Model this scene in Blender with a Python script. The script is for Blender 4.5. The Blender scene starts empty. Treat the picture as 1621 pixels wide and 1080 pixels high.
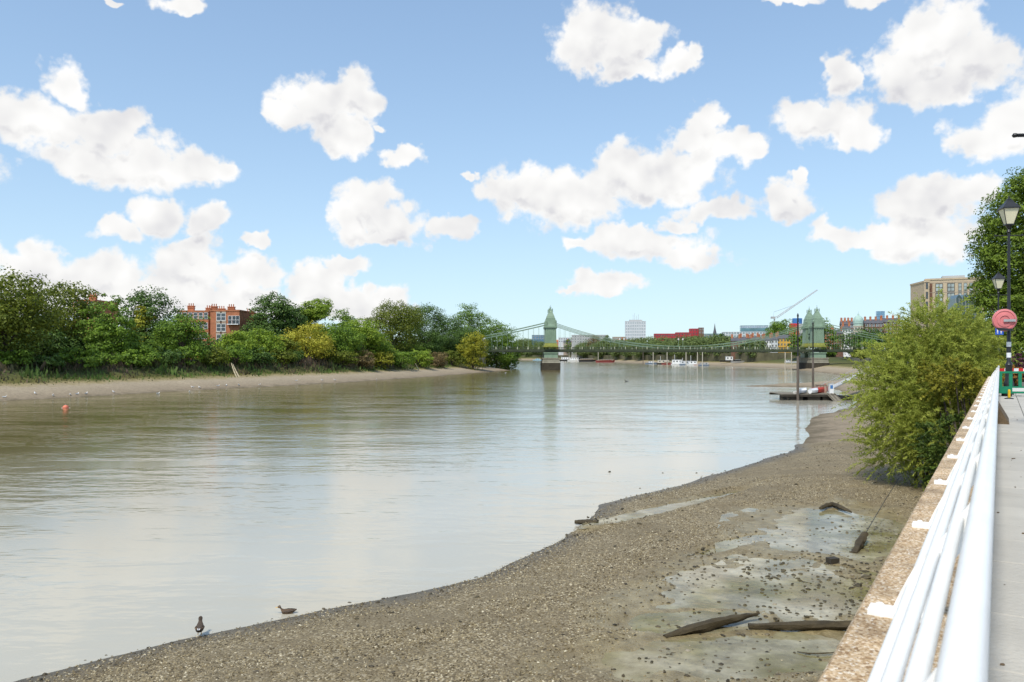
import bpy, math, random
import numpy as np

# ------------------------------------------------------------------ camera, sky, sun, exposure
SC = bpy.context.scene
COL = SC.collection
F, CX, HY, EYE = 1261.0, 810.5, 562.0, 7.4        # focal length in photo pixels, principal x, horizon row, eye height over the water
cam_d = bpy.data.cameras.new('camera'); cam = bpy.data.objects.new('camera', cam_d); COL.objects.link(cam)
cam.location = (0, 0, EYE); cam.rotation_euler = (math.pi/2, 0, 0)
cam_d.sensor_width = 36.0; cam_d.lens = F/1621*36; cam_d.shift_y = (HY-540)/1621
cam_d.clip_start = 0.05; cam_d.clip_end = 20000
cam_d.dof.use_dof = True; cam_d.dof.focus_distance = 60; cam_d.dof.aperture_fstop = 5.6
SC.camera = cam

SUN_EL, SUN_AZ = 56.0, -150.0                     # azimuth measured from +Y towards +X
sun_d = bpy.data.lights.new('sun', 'SUN'); sun = bpy.data.objects.new('sun', sun_d); COL.objects.link(sun)
sun_d.energy = 2.8; sun_d.angle = math.radians(8); sun_d.color = (1.0, 0.955, 0.88)
sun.rotation_euler = (math.radians(90-SUN_EL), 0, math.radians(-SUN_AZ+180))
sun.location = (-60, -20, 80)
SC.view_settings.view_transform = 'Standard'; SC.view_settings.look = 'None'
SC.view_settings.exposure = 0.5; SC.view_settings.gamma = 1.0
SC.render.engine = 'CYCLES'
SC.cycles.use_denoising = True
SC.cycles.max_bounces = 6; SC.cycles.diffuse_bounces = 2; SC.cycles.glossy_bounces = 3
SC.cycles.transmission_bounces = 3; SC.cycles.transparent_max_bounces = 6
SC.cycles.sample_clamp_indirect = 4.0

CLOUDS = [(60,190,80,45),(108,138,38,45),(20,192,60,42),(150,205,70,48),(190,196,42,30),(125,250,90,34),(230,258,105,46),(305,268,75,36),
 (345,268,36,22),(190,368,46,18),(248,345,46,34),(322,355,38,28),(312,392,42,22),(60,425,80,38),(150,432,90,36),(305,428,95,36),
 (400,432,60,30),(110,468,150,34),(330,470,160,34),(500,455,52,38),(546,420,34,16),(530,478,75,34),(612,475,42,32),(508,168,76,42),
 (562,152,34,40),(452,186,36,26),(542,214,48,34),(600,209,18,9),(635,253,34,17),(588,328,58,40),(556,350,38,42),(622,352,56,36),
 (602,374,74,16),(715,356,42,21),(750,277,17,7),(405,380,18,14),(830,292,58,44),(796,300,34,48),(880,312,92,48),(930,312,58,44),
 (990,262,44,38),(1010,282,70,44),(1080,272,72,48),(1102,222,58,32),(1116,190,38,28),(1160,232,52,28),(1192,232,24,17),(1130,332,60,20),
 (1076,350,34,15),(1250,316,52,34),(1272,280,18,15),(1015,384,104,26),(1000,372,58,22),(1100,408,60,25),(920,386,36,12),(960,452,60,20),
 (910,455,24,7),(938,50,60,50),(928,82,56,34),(992,84,62,40),(1012,62,46,28),(1078,106,46,23),(1108,92,17,18),(1000,116,62,18),
 (1305,194,80,34),(1278,178,44,26),(1350,216,46,22),(1480,58,88,68),(1430,112,70,46),(1540,92,70,54),(1480,132,100,34),(1338,112,26,44),
 (1585,200,66,56),(1640,170,70,74),(1535,216,46,36),(1460,330,84,50),(1505,302,84,30),(1440,380,70,42),(1322,366,48,24),(1375,370,50,20),
 (1500,372,64,42),(280,4,40,14),(180,0,18,6),(1380,-2,52,15),(1250,-4,40,9),(60,468,120,40),(240,470,130,42),(420,474,90,34),(570,492,95,26),(470,488,60,28),(1700,300,80,50),(-70,260,90,60),(-60,420,90,50)]

def build_world():
    w = bpy.data.worlds.new('World'); SC.world = w; w.use_nodes = True
    nt = w.node_tree; N = nt.nodes; L = nt.links; N.clear()
    def nd(t, **k):
        n = N.new(t)
        for a, b in k.items(): setattr(n, a, b)
        return n
    def math_(op, a, b=None, c=None, clamp=False):
        n = nd('ShaderNodeMath', operation=op); n.use_clamp = clamp
        for i, v in enumerate((a, b, c)):
            if v is None: continue
            if isinstance(v, (int, float)): n.inputs[i].default_value = v
            else: L.new(v, n.inputs[i])
        return n.outputs[0]
    def vm(op, a, b=None, c=None, scale=None):
        n = nd('ShaderNodeVectorMath', operation=op)
        for i, v in enumerate((a, b, c)):
            if v is None: continue
            if isinstance(v, tuple): n.inputs[i].default_value = v
            else: L.new(v, n.inputs[i])
        if scale is not None: n.inputs['Scale'].default_value = scale
        return n.outputs['Value'] if op in ('LENGTH', 'DOT_PRODUCT') else n.outputs[0]
    def mapr(v, a, b, c=0.0, d=1.0, smooth=True):
        n = nd('ShaderNodeMapRange'); n.interpolation_type = 'SMOOTHSTEP' if smooth else 'LINEAR'
        L.new(v, n.inputs['Value'])
        for i, q in zip(('From Min', 'From Max', 'To Min', 'To Max'), (a, b, c, d)): n.inputs[i].default_value = q
        return n.outputs[0]
    out = nd('ShaderNodeOutputWorld')
    sky = nd('ShaderNodeTexSky', sky_type='NISHITA'); sky.sun_disc = False
    sky.sun_elevation = math.radians(SUN_EL); sky.sun_rotation = math.radians(SUN_AZ)
    sky.altitude = 10; sky.air_density = 1.0; sky.dust_density = 0.35; sky.ozone_density = 1.5
    tc = nd('ShaderNodeTexCoord'); v = tc.outputs['Generated']
    v = vm('NORMALIZE', v)
    sep = nd('ShaderNodeSeparateXYZ'); L.new(v, sep.inputs[0])
    az = math_('ARCTAN2', sep.outputs[0], sep.outputs[1]); el = math_('ARCSINE', sep.outputs[2])
    p0 = nd('ShaderNodeCombineXYZ'); L.new(az, p0.inputs[0]); L.new(el, p0.inputs[1])
    # billow distortion
    def noise(vec, scale, detail, rough=0.55, color=False):
        n = nd('ShaderNodeTexNoise'); n.noise_dimensions = '3D'
        L.new(vec, n.inputs['Vector']); n.inputs['Scale'].default_value = scale
        n.inputs['Detail'].default_value = detail; n.inputs['Roughness'].default_value = rough
        return n.outputs['Color' if color else 'Fac']
    warp = noise(v, 16, 4, 0.6, True)
    p = vm('MULTIPLY_ADD', vm('SUBTRACT', warp, (0.5, 0.5, 0.5)), (0.075, 0.06, 0.0), p0.outputs[0])
    # shared detail: cauliflower cells, fine noise, relief towards the light
    vor = nd('ShaderNodeTexVoronoi'); vor.feature = 'F1'; vor.inputs['Scale'].default_value = 34; vor.inputs['Detail'].default_value = 1.0; vor.inputs['Roughness'].default_value = 0.5
    wv = vm('MULTIPLY_ADD', vm('SUBTRACT', warp, (0.5, 0.5, 0.5)), (0.05, 0.05, 0.05), v)
    L.new(wv, vor.inputs['Vector'])
    bill = math_('SUBTRACT', 0.5, vor.outputs['Distance'])
    fine = math_('SUBTRACT', noise(v, 42, 4, 0.62), 0.5)
    detail = math_('ADD', 0.10, math_('ADD', math_('MULTIPLY', bill, 0.42), math_('MULTIPLY', fine, 0.95)))
    off = vm('ADD', v, (-0.010, -0.004, 0.016))
    relief = math_('SUBTRACT', noise(v, 12, 3, 0.52), noise(off, 12, 3, 0.52))
    lo = mapr(noise(vm('MULTIPLY', v, (1, 1, 1.6)), 9, 2), 0.40, 0.62)
    # clear sky, compressed towards the horizon the way a thin haze does
    sk = vm('SCALE', sky.outputs[0], scale=SKY_STRENGTH)
    skyc = vm('DIVIDE', sk, vm('MULTIPLY_ADD', sk, SKY_K, (1, 1, 1)))
    horizon = mapr(el, 0.0, 0.03)
    def backdrop(dens, above):
        dd = math_('ADD', dens, detail)
        mask = mapr(dd, -0.09, 0.33)
        low_ = mapr(math_('SUBTRACT', above, dens), -0.06, 0.42)
        base = math_('MULTIPLY', mapr(dd, 0.15, 0.75), math_('ADD', math_('MULTIPLY', lo, 0.35), low_))
        shade = math_('ADD', math_('MULTIPLY', relief, 0.62), math_('MULTIPLY', base, -0.135))
        lum = math_('MULTIPLY', math_('MAXIMUM', math_('MINIMUM', math_('ADD', 0.97, shade), 1.04), 0.70), CLOUD_LUM)
        cc = nd('ShaderNodeMix'); cc.data_type = 'RGBA'
        L.new(mapr(lum, 0.72*CLOUD_LUM, 0.97*CLOUD_LUM), cc.inputs[0]); cc.inputs[6].default_value = (0.91, 0.91, 0.96, 1); cc.inputs[7].default_value = (1.0, 0.995, 0.985, 1)
        ccol = vm('SCALE', cc.outputs[2]); L.new(lum, N[-1].inputs['Scale'])
        mx = nd('ShaderNodeMix'); mx.data_type = 'RGBA'
        L.new(math_('MULTIPLY', mask, horizon), mx.inputs[0]); L.new(skyc, mx.inputs[6]); L.new(ccol, mx.inputs[7])
        bg = nd('ShaderNodeBackground'); L.new(mx.outputs[2], bg.inputs[0]); bg.inputs[1].default_value = 1.0
        return bg.outputs[0]
    ELL = []
    for (px, py, rx, ry) in CLOUDS:
        u = (px-CX)/F; t = (HY-py)/F; a = math.atan(u); e = math.atan(t*math.cos(a))
        ELL.append((a, e, rx*1.06/F*math.cos(a)**2, ry*1.06/F*math.cos(a)/(1+(t*math.cos(a))**2)))
    # the rest of the sky: the same kind of broken cumulus, from a slow noise
    def gen(q): return mapr(noise(vm('MULTIPLY', q, (1.0, 1.0, 1.9)), 3.4, 3, 0.5), 0.50, 0.72, -0.6, 0.75, False)
    v_up = vm('ADD', v, (0, 0, 0.035)); p_up = vm('ADD', p, (0, 0.022, 0))
    def chain(a0, a1, p):
        cur = None; n = 0
        for (a, e, ra, re) in ELL:
            if a+2.2*ra+.04 < a0 or a-2.2*ra-.04 > a1: continue
            q = vm('MULTIPLY_ADD', p, (1/ra, 1/re, 0), (-a/ra, -e/re, 0)); d = vm('DOT_PRODUCT', q, q); n += 1
            cur = d if cur is None else math_('MINIMUM', cur, d)
        return math_('SUBTRACT', 1.0, math_('SQRT', cur))
    def mixs(f, x, y):
        m_ = nd('ShaderNodeMixShader'); L.new(f, m_.inputs[0]); L.new(x, m_.inputs[1]); L.new(y, m_.inputs[2]); return m_.outputs[0]
    cuts = [-0.80, -0.36, -0.15, 0.06, 0.27, 0.42, 0.80]
    cells = [backdrop(chain(x, y, p), chain(x, y, p_up)) for x, y in zip(cuts[:-1], cuts[1:])]
    def tree(lo_, hi_):
        if hi_-lo_ == 1: return cells[lo_]
        mid = (lo_+hi_)//2
        return mixs(math_('GREATER_THAN', az, cuts[mid]), tree(lo_, mid), tree(mid, hi_))
    inside = math_('MULTIPLY', mapr(math_('ABSOLUTE', az), 0.66, 0.76, 1.0, 0.0), mapr(el, 0.46, 0.54, 1.0, 0.0))
    L.new(mixs(inside, backdrop(gen(v), gen(v_up)), tree(0, len(cells))), out.inputs[0])
    w.cycles.sampling_method = 'MANUAL'; w.cycles.sample_map_resolution = 512
SKY_STRENGTH = 0.225; CLOUD_LUM = 0.70; SKY_K = (1.25, 0.88, 0.68)
build_world()

# ------------------------------------------------------------------ helpers
rng = np.random.default_rng(7); random.seed(7)
PI = math.pi
def at(px, py, Y): return np.array([(px-CX)/F*Y, Y, EYE-(py-HY)/F*Y])
def gp(px, py, z=0.0):
    Y = F*(EYE-z)/(py-HY); return np.array([(px-CX)/F*Y, Y, z])
UX, UY = 0.5224, 0.8527                            # direction of the promenade
def P(s, a, z=0.0): return np.array([UX*s+UY*a, UY*s-UX*a, z])
ROT_W = math.atan2(UY, UX)-PI/2                    # rotation that takes +Y onto the promenade direction

MATS = {}
def mat(name, col, rough=0.7, var=0.15, scale=3.0, bump=0.0, bscale=None, col2=None, spec=0.3, metal=0.0, detail=5, stretch=(1, 1, 1), rand=0.0):
    if name in MATS: return MATS[name]
    m = bpy.data.materials.new(name); m.use_nodes = True; nt = m.node_tree; N = nt.nodes; L = nt.links
    b = N['Principled BSDF']; b.inputs['Roughness'].default_value = rough; b.inputs['Metallic'].default_value = metal
    b.inputs['Specular IOR Level'].default_value = spec
    g = N.new('ShaderNodeNewGeometry'); mp = N.new('ShaderNodeMapping'); L.new(g.outputs['Position'], mp.inputs[0]); mp.inputs['Scale'].default_value = stretch
    n = N.new('ShaderNodeTexNoise'); n.inputs['Scale'].default_value = scale; n.inputs['Detail'].default_value = detail; n.inputs['Roughness'].default_value = 0.6
    L.new(mp.outputs[0], n.inputs['Vector'])
    cr = N.new('ShaderNodeValToRGB'); c = np.array(col)
    c2 = np.array(col2) if col2 is not None else c*(1+var)
    c1 = c*(1-var) if col2 is None else c
    cr.color_ramp.elements[0].position = 0.32; cr.color_ramp.elements[1].position = 0.68
    cr.color_ramp.elements[0].color = (*c1, 1); cr.color_ramp.elements[1].color = (*np.minimum(c2, 1), 1)
    L.new(n.outputs['Fac'], cr.inputs[0]); colout = cr.outputs[0]
    if rand > 0:
        oi = N.new('ShaderNodeObjectInfo'); hs = N.new('ShaderNodeHueSaturation')
        mr = N.new('ShaderNodeMapRange'); L.new(oi.outputs['Random'], mr.inputs[0]); mr.inputs[3].default_value = 1-rand; mr.inputs[4].default_value = 1+rand
        L.new(mr.outputs[0], hs.inputs['Value']); L.new(colout, hs.inputs['Color']); colout = hs.outputs[0]
    L.new(colout, b.inputs['Base Color'])
    if bump > 0:
        n2 = N.new('ShaderNodeTexNoise'); n2.inputs['Scale'].default_value = bscale or scale*4; n2.inputs['Detail'].default_value = 4
        L.new(mp.outputs[0], n2.inputs['Vector'])
        bp = N.new('ShaderNodeBump'); bp.inputs['Strength'].default_value = bump; bp.inputs['Distance'].default_value = 0.05
        L.new(n2.outputs['Fac'], bp.inputs['Height']); L.new(bp.outputs[0], b.inputs['Normal'])
    MATS[name] = m; return m

def leafmat(name, dark, light, trans=0.35):
    if name in MATS: return MATS[name]
    m = bpy.data.materials.new(name); m.use_nodes = True; nt = m.node_tree; N = nt.nodes; L = nt.links
    b = N['Principled BSDF']; b.inputs['Roughness'].default_value = 0.55; b.inputs['Specular IOR Level'].default_value = 0.25
    a = N.new('ShaderNodeAttribute'); a.attribute_name = 'tint'
    cr = N.new('ShaderNodeValToRGB'); cr.color_ramp.elements[0].color = (*dark, 1); cr.color_ramp.elements[1].color = (*light, 1)
    L.new(a.outputs['Fac'], cr.inputs[0]); L.new(cr.outputs[0], b.inputs['Base Color'])
    t = N.new('ShaderNodeBsdfTranslucent'); L.new(cr.outputs[0], t.inputs[0])
    mx = N.new('ShaderNodeMixShader'); mx.inputs[0].default_value = trans
    L.new(b.outputs[0], mx.inputs[1]); L.new(t.outputs[0], mx.inputs[2])
    L.new(mx.outputs[0], N['Material Output'].inputs[0])
    MATS[name] = m; return m

def tag(o, label=None, cat=None, group=None, kind=None):
    if label: o['label'] = label
    if cat: o['category'] = cat
    if group: o['group'] = group
    if kind: o['kind'] = kind
    return o
def thing(name, label, cat, loc=(0, 0, 0), rz=0.0, group=None):
    o = bpy.data.objects.new(name, None); COL.objects.link(o); o.empty_display_size = 0.3
    o.location = tuple(float(x) for x in loc); o.rotation_euler = (0, 0, rz)
    return tag(o, label, cat, group)
def link(name, me, m, parent=None, loc=None, rot=None):
    o = bpy.data.objects.new(name, me); COL.objects.link(o)
    if m is not None and not me.materials: me.materials.append(m)
    if parent is not None: o.parent = parent
    if loc is not None: o.location = tuple(float(x) for x in loc)
    if rot is not None: o.rotation_euler = rot
    return o
def copy_tree(o, parent=None):
    c = o.copy(); COL.objects.link(c); c.parent = parent
    for ch in list(o.children): copy_tree(ch, c)
    return c

def fast_mesh(name, V, Q, tint=None, smooth=False):
    """V (n,3), Q (m,k) faces of one size"""
    V = np.asarray(V, np.float32); Q = np.asarray(Q, np.int32); k = Q.shape[1]
    me = bpy.data.meshes.new(name)
    me.vertices.add(len(V)); me.vertices.foreach_set('co', V.ravel())
    me.loops.add(Q.size); me.loops.foreach_set('vertex_index', Q.ravel())
    me.polygons.add(len(Q)); me.polygons.foreach_set('loop_start', np.arange(0, Q.size, k, dtype=np.int32))
    me.polygons.foreach_set('use_smooth', np.full(len(Q), smooth))
    me.update(calc_edges=True)
    if tint is not None:
        at_ = me.attributes.new('tint', 'FLOAT', 'FACE'); at_.data.foreach_set('value', np.asarray(tint, np.float32))
    return me

class MB:
    def __init__(s): s.v = []; s.f = []
    def add(s, V, Fs):
        o = len(s.v); s.v += [tuple(float(c) for c in p) for p in V]; s.f += [tuple(o+i for i in f) for f in Fs]; return s
    def box(s, c, d, rz=0.0, taper=1.0):
        x, y, z = np.array(d)/2.0; ca, sa = math.cos(rz), math.sin(rz); V = []
        for k in (-1, 1):
            t = taper if k > 0 else 1.0
            for (i, j) in ((-1, -1), (1, -1), (1, 1), (-1, 1)):
                a, b = i*x*t, j*y*t; V.append((c[0]+a*ca-b*sa, c[1]+a*sa+b*ca, c[2]+k*z))
        return s.add(V, [(3, 2, 1, 0), (4, 5, 6, 7), (0, 1, 5, 4), (1, 2, 6, 5), (2, 3, 7, 6), (3, 0, 4, 7)])
    def span(s, x0, x1, y0, y1, z0, z1): return s.box(((x0+x1)/2, (y0+y1)/2, (z0+z1)/2), (x1-x0, y1-y0, z1-z0))
    def tube(s, pts, r, n=8, cap=True):
        pts = [np.array(p, float) for p in pts]; R = r if hasattr(r, '__len__') else [r]*len(pts); V = []; Fs = []
        up = np.array((0, 0, 1.0))
        for i, p in enumerate(pts):
            t = pts[min(i+1, len(pts)-1)]-pts[max(i-1, 0)]; t = t/(np.linalg.norm(t)+1e-9)
            ref = up if abs(t[2]) < 0.9 else np.array((1.0, 0, 0))
            a = np.cross(t, ref); a /= np.linalg.norm(a); b = np.cross(a, t)
            for k in range(n):
                th = 2*PI*k/n; V.append(p+R[i]*(math.cos(th)*a+math.sin(th)*b))
        for i in range(len(pts)-1):
            for k in range(n):
                Fs.append((i*n+k, i*n+(k+1) % n, (i+1)*n+(k+1) % n, (i+1)*n+k))
        if cap: Fs.append(tuple(range(n))[::-1]); Fs.append(tuple((len(pts)-1)*n+k for k in range(n)))
        return s.add(V, Fs)
    def lathe(s, prof, n=16, c=(0, 0, 0), rot=0.0, sx=1.0, sy=1.0):
        V = []; Fs = []
        for (r, z) in prof:
            for k in range(n):
                th = 2*PI*k/n+rot; V.append((c[0]+r*sx*math.cos(th), c[1]+r*sy*math.sin(th), c[2]+z))
        for i in range(len(prof)-1):
            for k in range(n): Fs.append((i*n+k, i*n+(k+1) % n, (i+1)*n+(k+1) % n, (i+1)*n+k))
        Fs.append(tuple(range(n))[::-1]); Fs.append(tuple((len(prof)-1)*n+k for k in range(n)))
        return s.add(V, Fs)
    def prism(s, poly, axis, a, b):
        """poly in the two other axes, swept from a to b on axis"""
        n = len(poly); V = []
        for q in (a, b):
            for (u, w) in poly:
                V.append({'x': (q, u, w), 'y': (u, q, w), 'z': (u, w, q)}[axis])
        Fs = [tuple(range(n))[::-1], tuple(range(n, 2*n))]+[(i, (i+1) % n, n+(i+1) % n, n+i) for i in range(n)]
        return s.add(V, Fs)
    def loft(s, rings):
        n = len(rings[0]); V = [p for r in rings for p in r]; Fs = []
        for i in range(len(rings)-1):
            for k in range(n): Fs.append((i*n+k, i*n+(k+1) % n, (i+1)*n+(k+1) % n, (i+1)*n+k))
        Fs.append(tuple(range(n))[::-1]); Fs.append(tuple((len(rings)-1)*n+k for k in range(n)))
        return s.add(V, Fs)
    def mesh(s, name, smooth=False):
        me = bpy.data.meshes.new(name); me.from_pydata(s.v, [], s.f); me.update()
        import bmesh as _b
        bm = _b.new(); bm.from_mesh(me); _b.ops.recalc_face_normals(bm, faces=bm.faces); bm.to_mesh(me); bm.free()
        if smooth:
            me.polygons.foreach_set('use_smooth', [True]*len(me.polygons))
            me.set_sharp_from_angle(angle=math.radians(40))
        return me
    def build(s, name, m, parent=None, smooth=False, loc=None, rot=None): return link(name, s.mesh(name, smooth), m, parent, loc, rot)

# value noise in numpy
def _hash(ix, iy, seed):
    h = (ix.astype(np.int64)*374761393+iy.astype(np.int64)*668265263+seed*144665) & 0x7fffffff
    h = ((h ^ (h >> 13))*1274126177) & 0x7fffffff
    return ((h ^ (h >> 16)) & 0xffff)/65535.0
def vnoise(x, y, seed=0):
    ix = np.floor(x); iy = np.floor(y); fx = x-ix; fy = y-iy; fx = fx*fx*(3-2*fx); fy = fy*fy*(3-2*fy)
    a = _hash(ix, iy, seed); b = _hash(ix+1, iy, seed); c = _hash(ix, iy+1, seed); d = _hash(ix+1, iy+1, seed)
    return (a*(1-fx)+b*fx)*(1-fy)+(c*(1-fx)+d*fx)*fy
def fbm(x, y, oct=4, seed=0):
    r = 0; amp = 0.5; t = 0
    for o in range(oct): r = r+amp*vnoise(x*2**o+o*17.3, y*2**o-o*9.1, seed+o); t += amp; amp *= 0.5
    return r/t-0.5

# ------------------------------------------------------------------ terrain
WL = [(-150,-60),(-118,40),(-98,92),(-81,126),(-68,161),(-43,217),(-24.7,283),(-10,345),(-1,380),(-8,396),(-34,420),(-95,480),(-300,600),(-1200,800)]
WR = [(-1200,1350),(-300,1300),(-9,1166),(70,982),(108,718),(128,600),(144,518),(148,440),(140,400),(129,333),(119,285),(101,240),(80,203),(57,190),(54,187),
      (72,181),(66,160),(58,135),(47.7,112),(37.8,100),(27.7,76),(22.6,63),(13.75,51),(8,43.8),(4.35,39.2),(3.5,35.5),(1.7,31.3),(-1.06,26.8),(-4,24),
      (-8.3,20.8),(-11.2,18.1),(-14,14),(-17,8),(-21,-10),(-30,-60)]
def seg_dist(x, y, pts):
    best = np.full(x.shape, 1e18)
    for (a, b), (c, d) in zip(pts[:-1], pts[1:]):
        dx, dy = c-a, d-b; t = np.clip(((x-a)*dx+(y-b)*dy)/(dx*dx+dy*dy), 0, 1)
        best = np.minimum(best, (x-a-t*dx)**2+(y-b-t*dy)**2)
    return np.sqrt(best)
def in_poly(x, y, pts):
    r = np.zeros(x.shape, bool); n = len(pts)
    for i in range(n):
        (a, b), (c, d) = pts[i], pts[(i+1) % n]
        if b == d: continue
        r ^= ((b > y) != (d > y)) & (x < (c-a)*(y-b)/(d-b)+a)
    return r
EMB = [tuple(P(-30, -.53)[:2]), tuple(P(60, -.53)[:2]), (62, 105), (101, 180), (140, 280), (172, 370), (184, 410), (190, 470)]
EMB_POLY = EMB+[(260, 480), (700, 480), (700, -80)]
# shallow pools on the near foreshore: centre x, y, half length, half width, angle, level
def pool(px, py, z, rx, ry, ang): c = gp(px, py, z); return (c[0], c[1], rx, ry, math.radians(ang), z)
POOLS = [pool(1330, 845, .50, 5.6, 3.4, 62), pool(1230, 940, .50, 4.4, 3.4, 58), pool(1170, 1035, .50, 3.6, 1.5, 10),
         pool(1070, 802, .22, 6.2, .62, 44), pool(965, 825, .14, 1.5, .55, 40), pool(1100, 985, .50, 2.0, .9, 10),
         pool(1150, 868, .40, 2.0, .4, 40)]
def height(x, y, micro=0.0):
    dl = seg_dist(x, y, WL); dr = seg_dist(x, y, WR); water = in_poly(x, y, WL+WR)
    d = np.minimum(dl, dr); left = dl < dr
    wob = fbm(x/9, y/9, 3, 5)*np.clip(2+y*0.012, 1, 6)
    sd = np.where(water, -d, d)+np.where(left, wob, wob*np.where(y > 60, 1.0, 0.35)+0*x)
    zl = np.interp(sd, [-40, 0, 3, 12, 15, 20, 40, 400], [-5, 0, .5, 2.1, 3.0, 5.4, 6.0, 6.4])
    near = np.interp(sd, [-30, 0, 4, 9, 14, 25], [-3.5, 0, .42, .66, .68, .92])
    far = np.interp(sd, [-30, 0, 16, 24, 32, 60], [-3.5, 0, 2.7, 3.2, 3.4, 3.6])
    w = np.clip((y-110)/120, 0, 1); zr = near*(1-w)+far*w
    zb = np.interp(sd, [-30, 0, 16, 20, 26, 32], [-3.5, 0, 1.7, 2.6, 4.2, 6.2])
    w2 = np.clip((y-425)/40, 0, 1); zr = zr*(1-w2)+zb*w2
    emb_in = in_poly(x, y, EMB_POLY) & (seg_dist(x, y, EMB) > 4.5)
    zr = np.where(emb_in, 5.55, zr)
    z = np.where(left, zl, zr)
    if micro > 0:
        amp = np.clip(sd*0.25, 0.15, 1)*micro
        z = z+np.where(emb_in, 0, amp*(fbm(x/2.2, y/2.2, 4, 11)*0.22+fbm(x/.55, y/.55, 3, 23)*0.07))
        for (cx, cy, rx, ry, an, lv) in POOLS:
            ca, sa = math.cos(an), math.sin(an)
            u = ((x-cx)*ca+(y-cy)*sa)/rx; v = (-(x-cx)*sa+(y-cy)*ca)/ry
            rho = np.sqrt(u*u+v*v)+fbm(x/1.3, y/1.3, 3, 31)*0.55
            ww = np.clip((1.35-rho)/0.3, 0, 1); ww = ww*ww*(3-2*ww)
            bowl = lv+np.clip((rho-0.86)*0.16, -0.05, 0.09)+fbm(x/.7, y/.7, 4, 41)*0.12*np.clip(rho+.25, .35, 1.1)
            z = z*(1-ww)+bowl*ww
    return z, sd, left

def grid_mesh(name, xs, ys, zf):
    X, Y = np.meshgrid(xs, ys); Z = zf(X, Y); n, m = len(ys), len(xs)
    V = np.stack([X.ravel(), Y.ravel(), Z.ravel()], 1); i = np.arange(n*m).reshape(n, m)
    Q = np.stack([i[:-1, :-1].ravel(), i[:-1, 1:].ravel(), i[1:, 1:].ravel(), i[1:, :-1].ravel()], 1)
    return fast_mesh(name, V, Q, smooth=True)

def ground_material():
    m = bpy.data.materials.new('bank_ground'); m.use_nodes = True; nt = m.node_tree; N = nt.nodes; L = nt.links
    b = N['Principled BSDF']; b.inputs['Roughness'].default_value = 0.8; b.inputs['Specular IOR Level'].default_value = 0.2
    g = N.new('ShaderNodeNewGeometry'); s = N.new('ShaderNodeSeparateXYZ'); L.new(g.outputs['Position'], s.inputs[0])
    n = N.new('ShaderNodeTexNoise'); n.inputs['Scale'].default_value = 0.35; n.inputs['Detail'].default_value = 8; n.inputs['Roughness'].default_value = 0.7; L.new(g.outputs['Position'], n.inputs['Vector'])
    ad = N.new('ShaderNodeMath'); ad.operation = 'MULTIPLY_ADD'; ad.inputs[1].default_value = 1.6; L.new(n.outputs['Fac'], ad.inputs[0]); L.new(s.outputs[2], ad.inputs[2])
    mr = N.new('ShaderNodeMapRange'); mr.inputs[1].default_value = 0.0; mr.inputs[2].default_value = 8.0; L.new(ad.outputs[0], mr.inputs[0])
    cr = N.new('ShaderNodeValToRGB'); el = cr.color_ramp.elements
    stops = [(0.07, (.10, .08, .045)), (0.14, (.27, .215, .145)), (0.30, (.36, .295, .205)), (0.365, (.29, .235, .12)), (0.42, (.13, .12, .035)), (0.62, (.075, .09, .03)), (0.9, (.09, .085, .04))]
    el[0].position = stops[0][0]; el[0].color = (*stops[0][1], 1); el[1].position = stops[-1][0]; el[1].color = (*stops[-1][1], 1)
    for p, c in stops[1:-1]: e = el.new(p); e.color = (*c, 1)
    L.new(mr.outputs[0], cr.inputs[0])
    n2 = N.new('ShaderNodeTexNoise'); n2.inputs['Scale'].default_value = 2.2; n2.inputs['Detail'].default_value = 8; n2.inputs['Roughness'].default_value = 0.75; L.new(g.outputs['Position'], n2.inputs['Vector'])
    mr2 = N.new('ShaderNodeMapRange'); mr2.inputs[1].default_value = .3; mr2.inputs[2].default_value = .7; mr2.inputs[3].default_value = .62; mr2.inputs[4].default_value = 1.3; L.new(n2.outputs['Fac'], mr2.inputs[0])
    hs = N.new('ShaderNodeHueSaturation'); L.new(mr2.outputs[0], hs.inputs['Value']); L.new(cr.outputs[0], hs.inputs['Color']); L.new(hs.outputs[0], b.inputs['Base Color'])
    bp = N.new('ShaderNodeBump'); bp.inputs['Strength'].default_value = .6; bp.inputs['Distance'].default_value = .15; L.new(n2.outputs['Fac'], bp.inputs['Height']); L.new(bp.outputs[0], b.inputs['Normal'])
    return m

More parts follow.
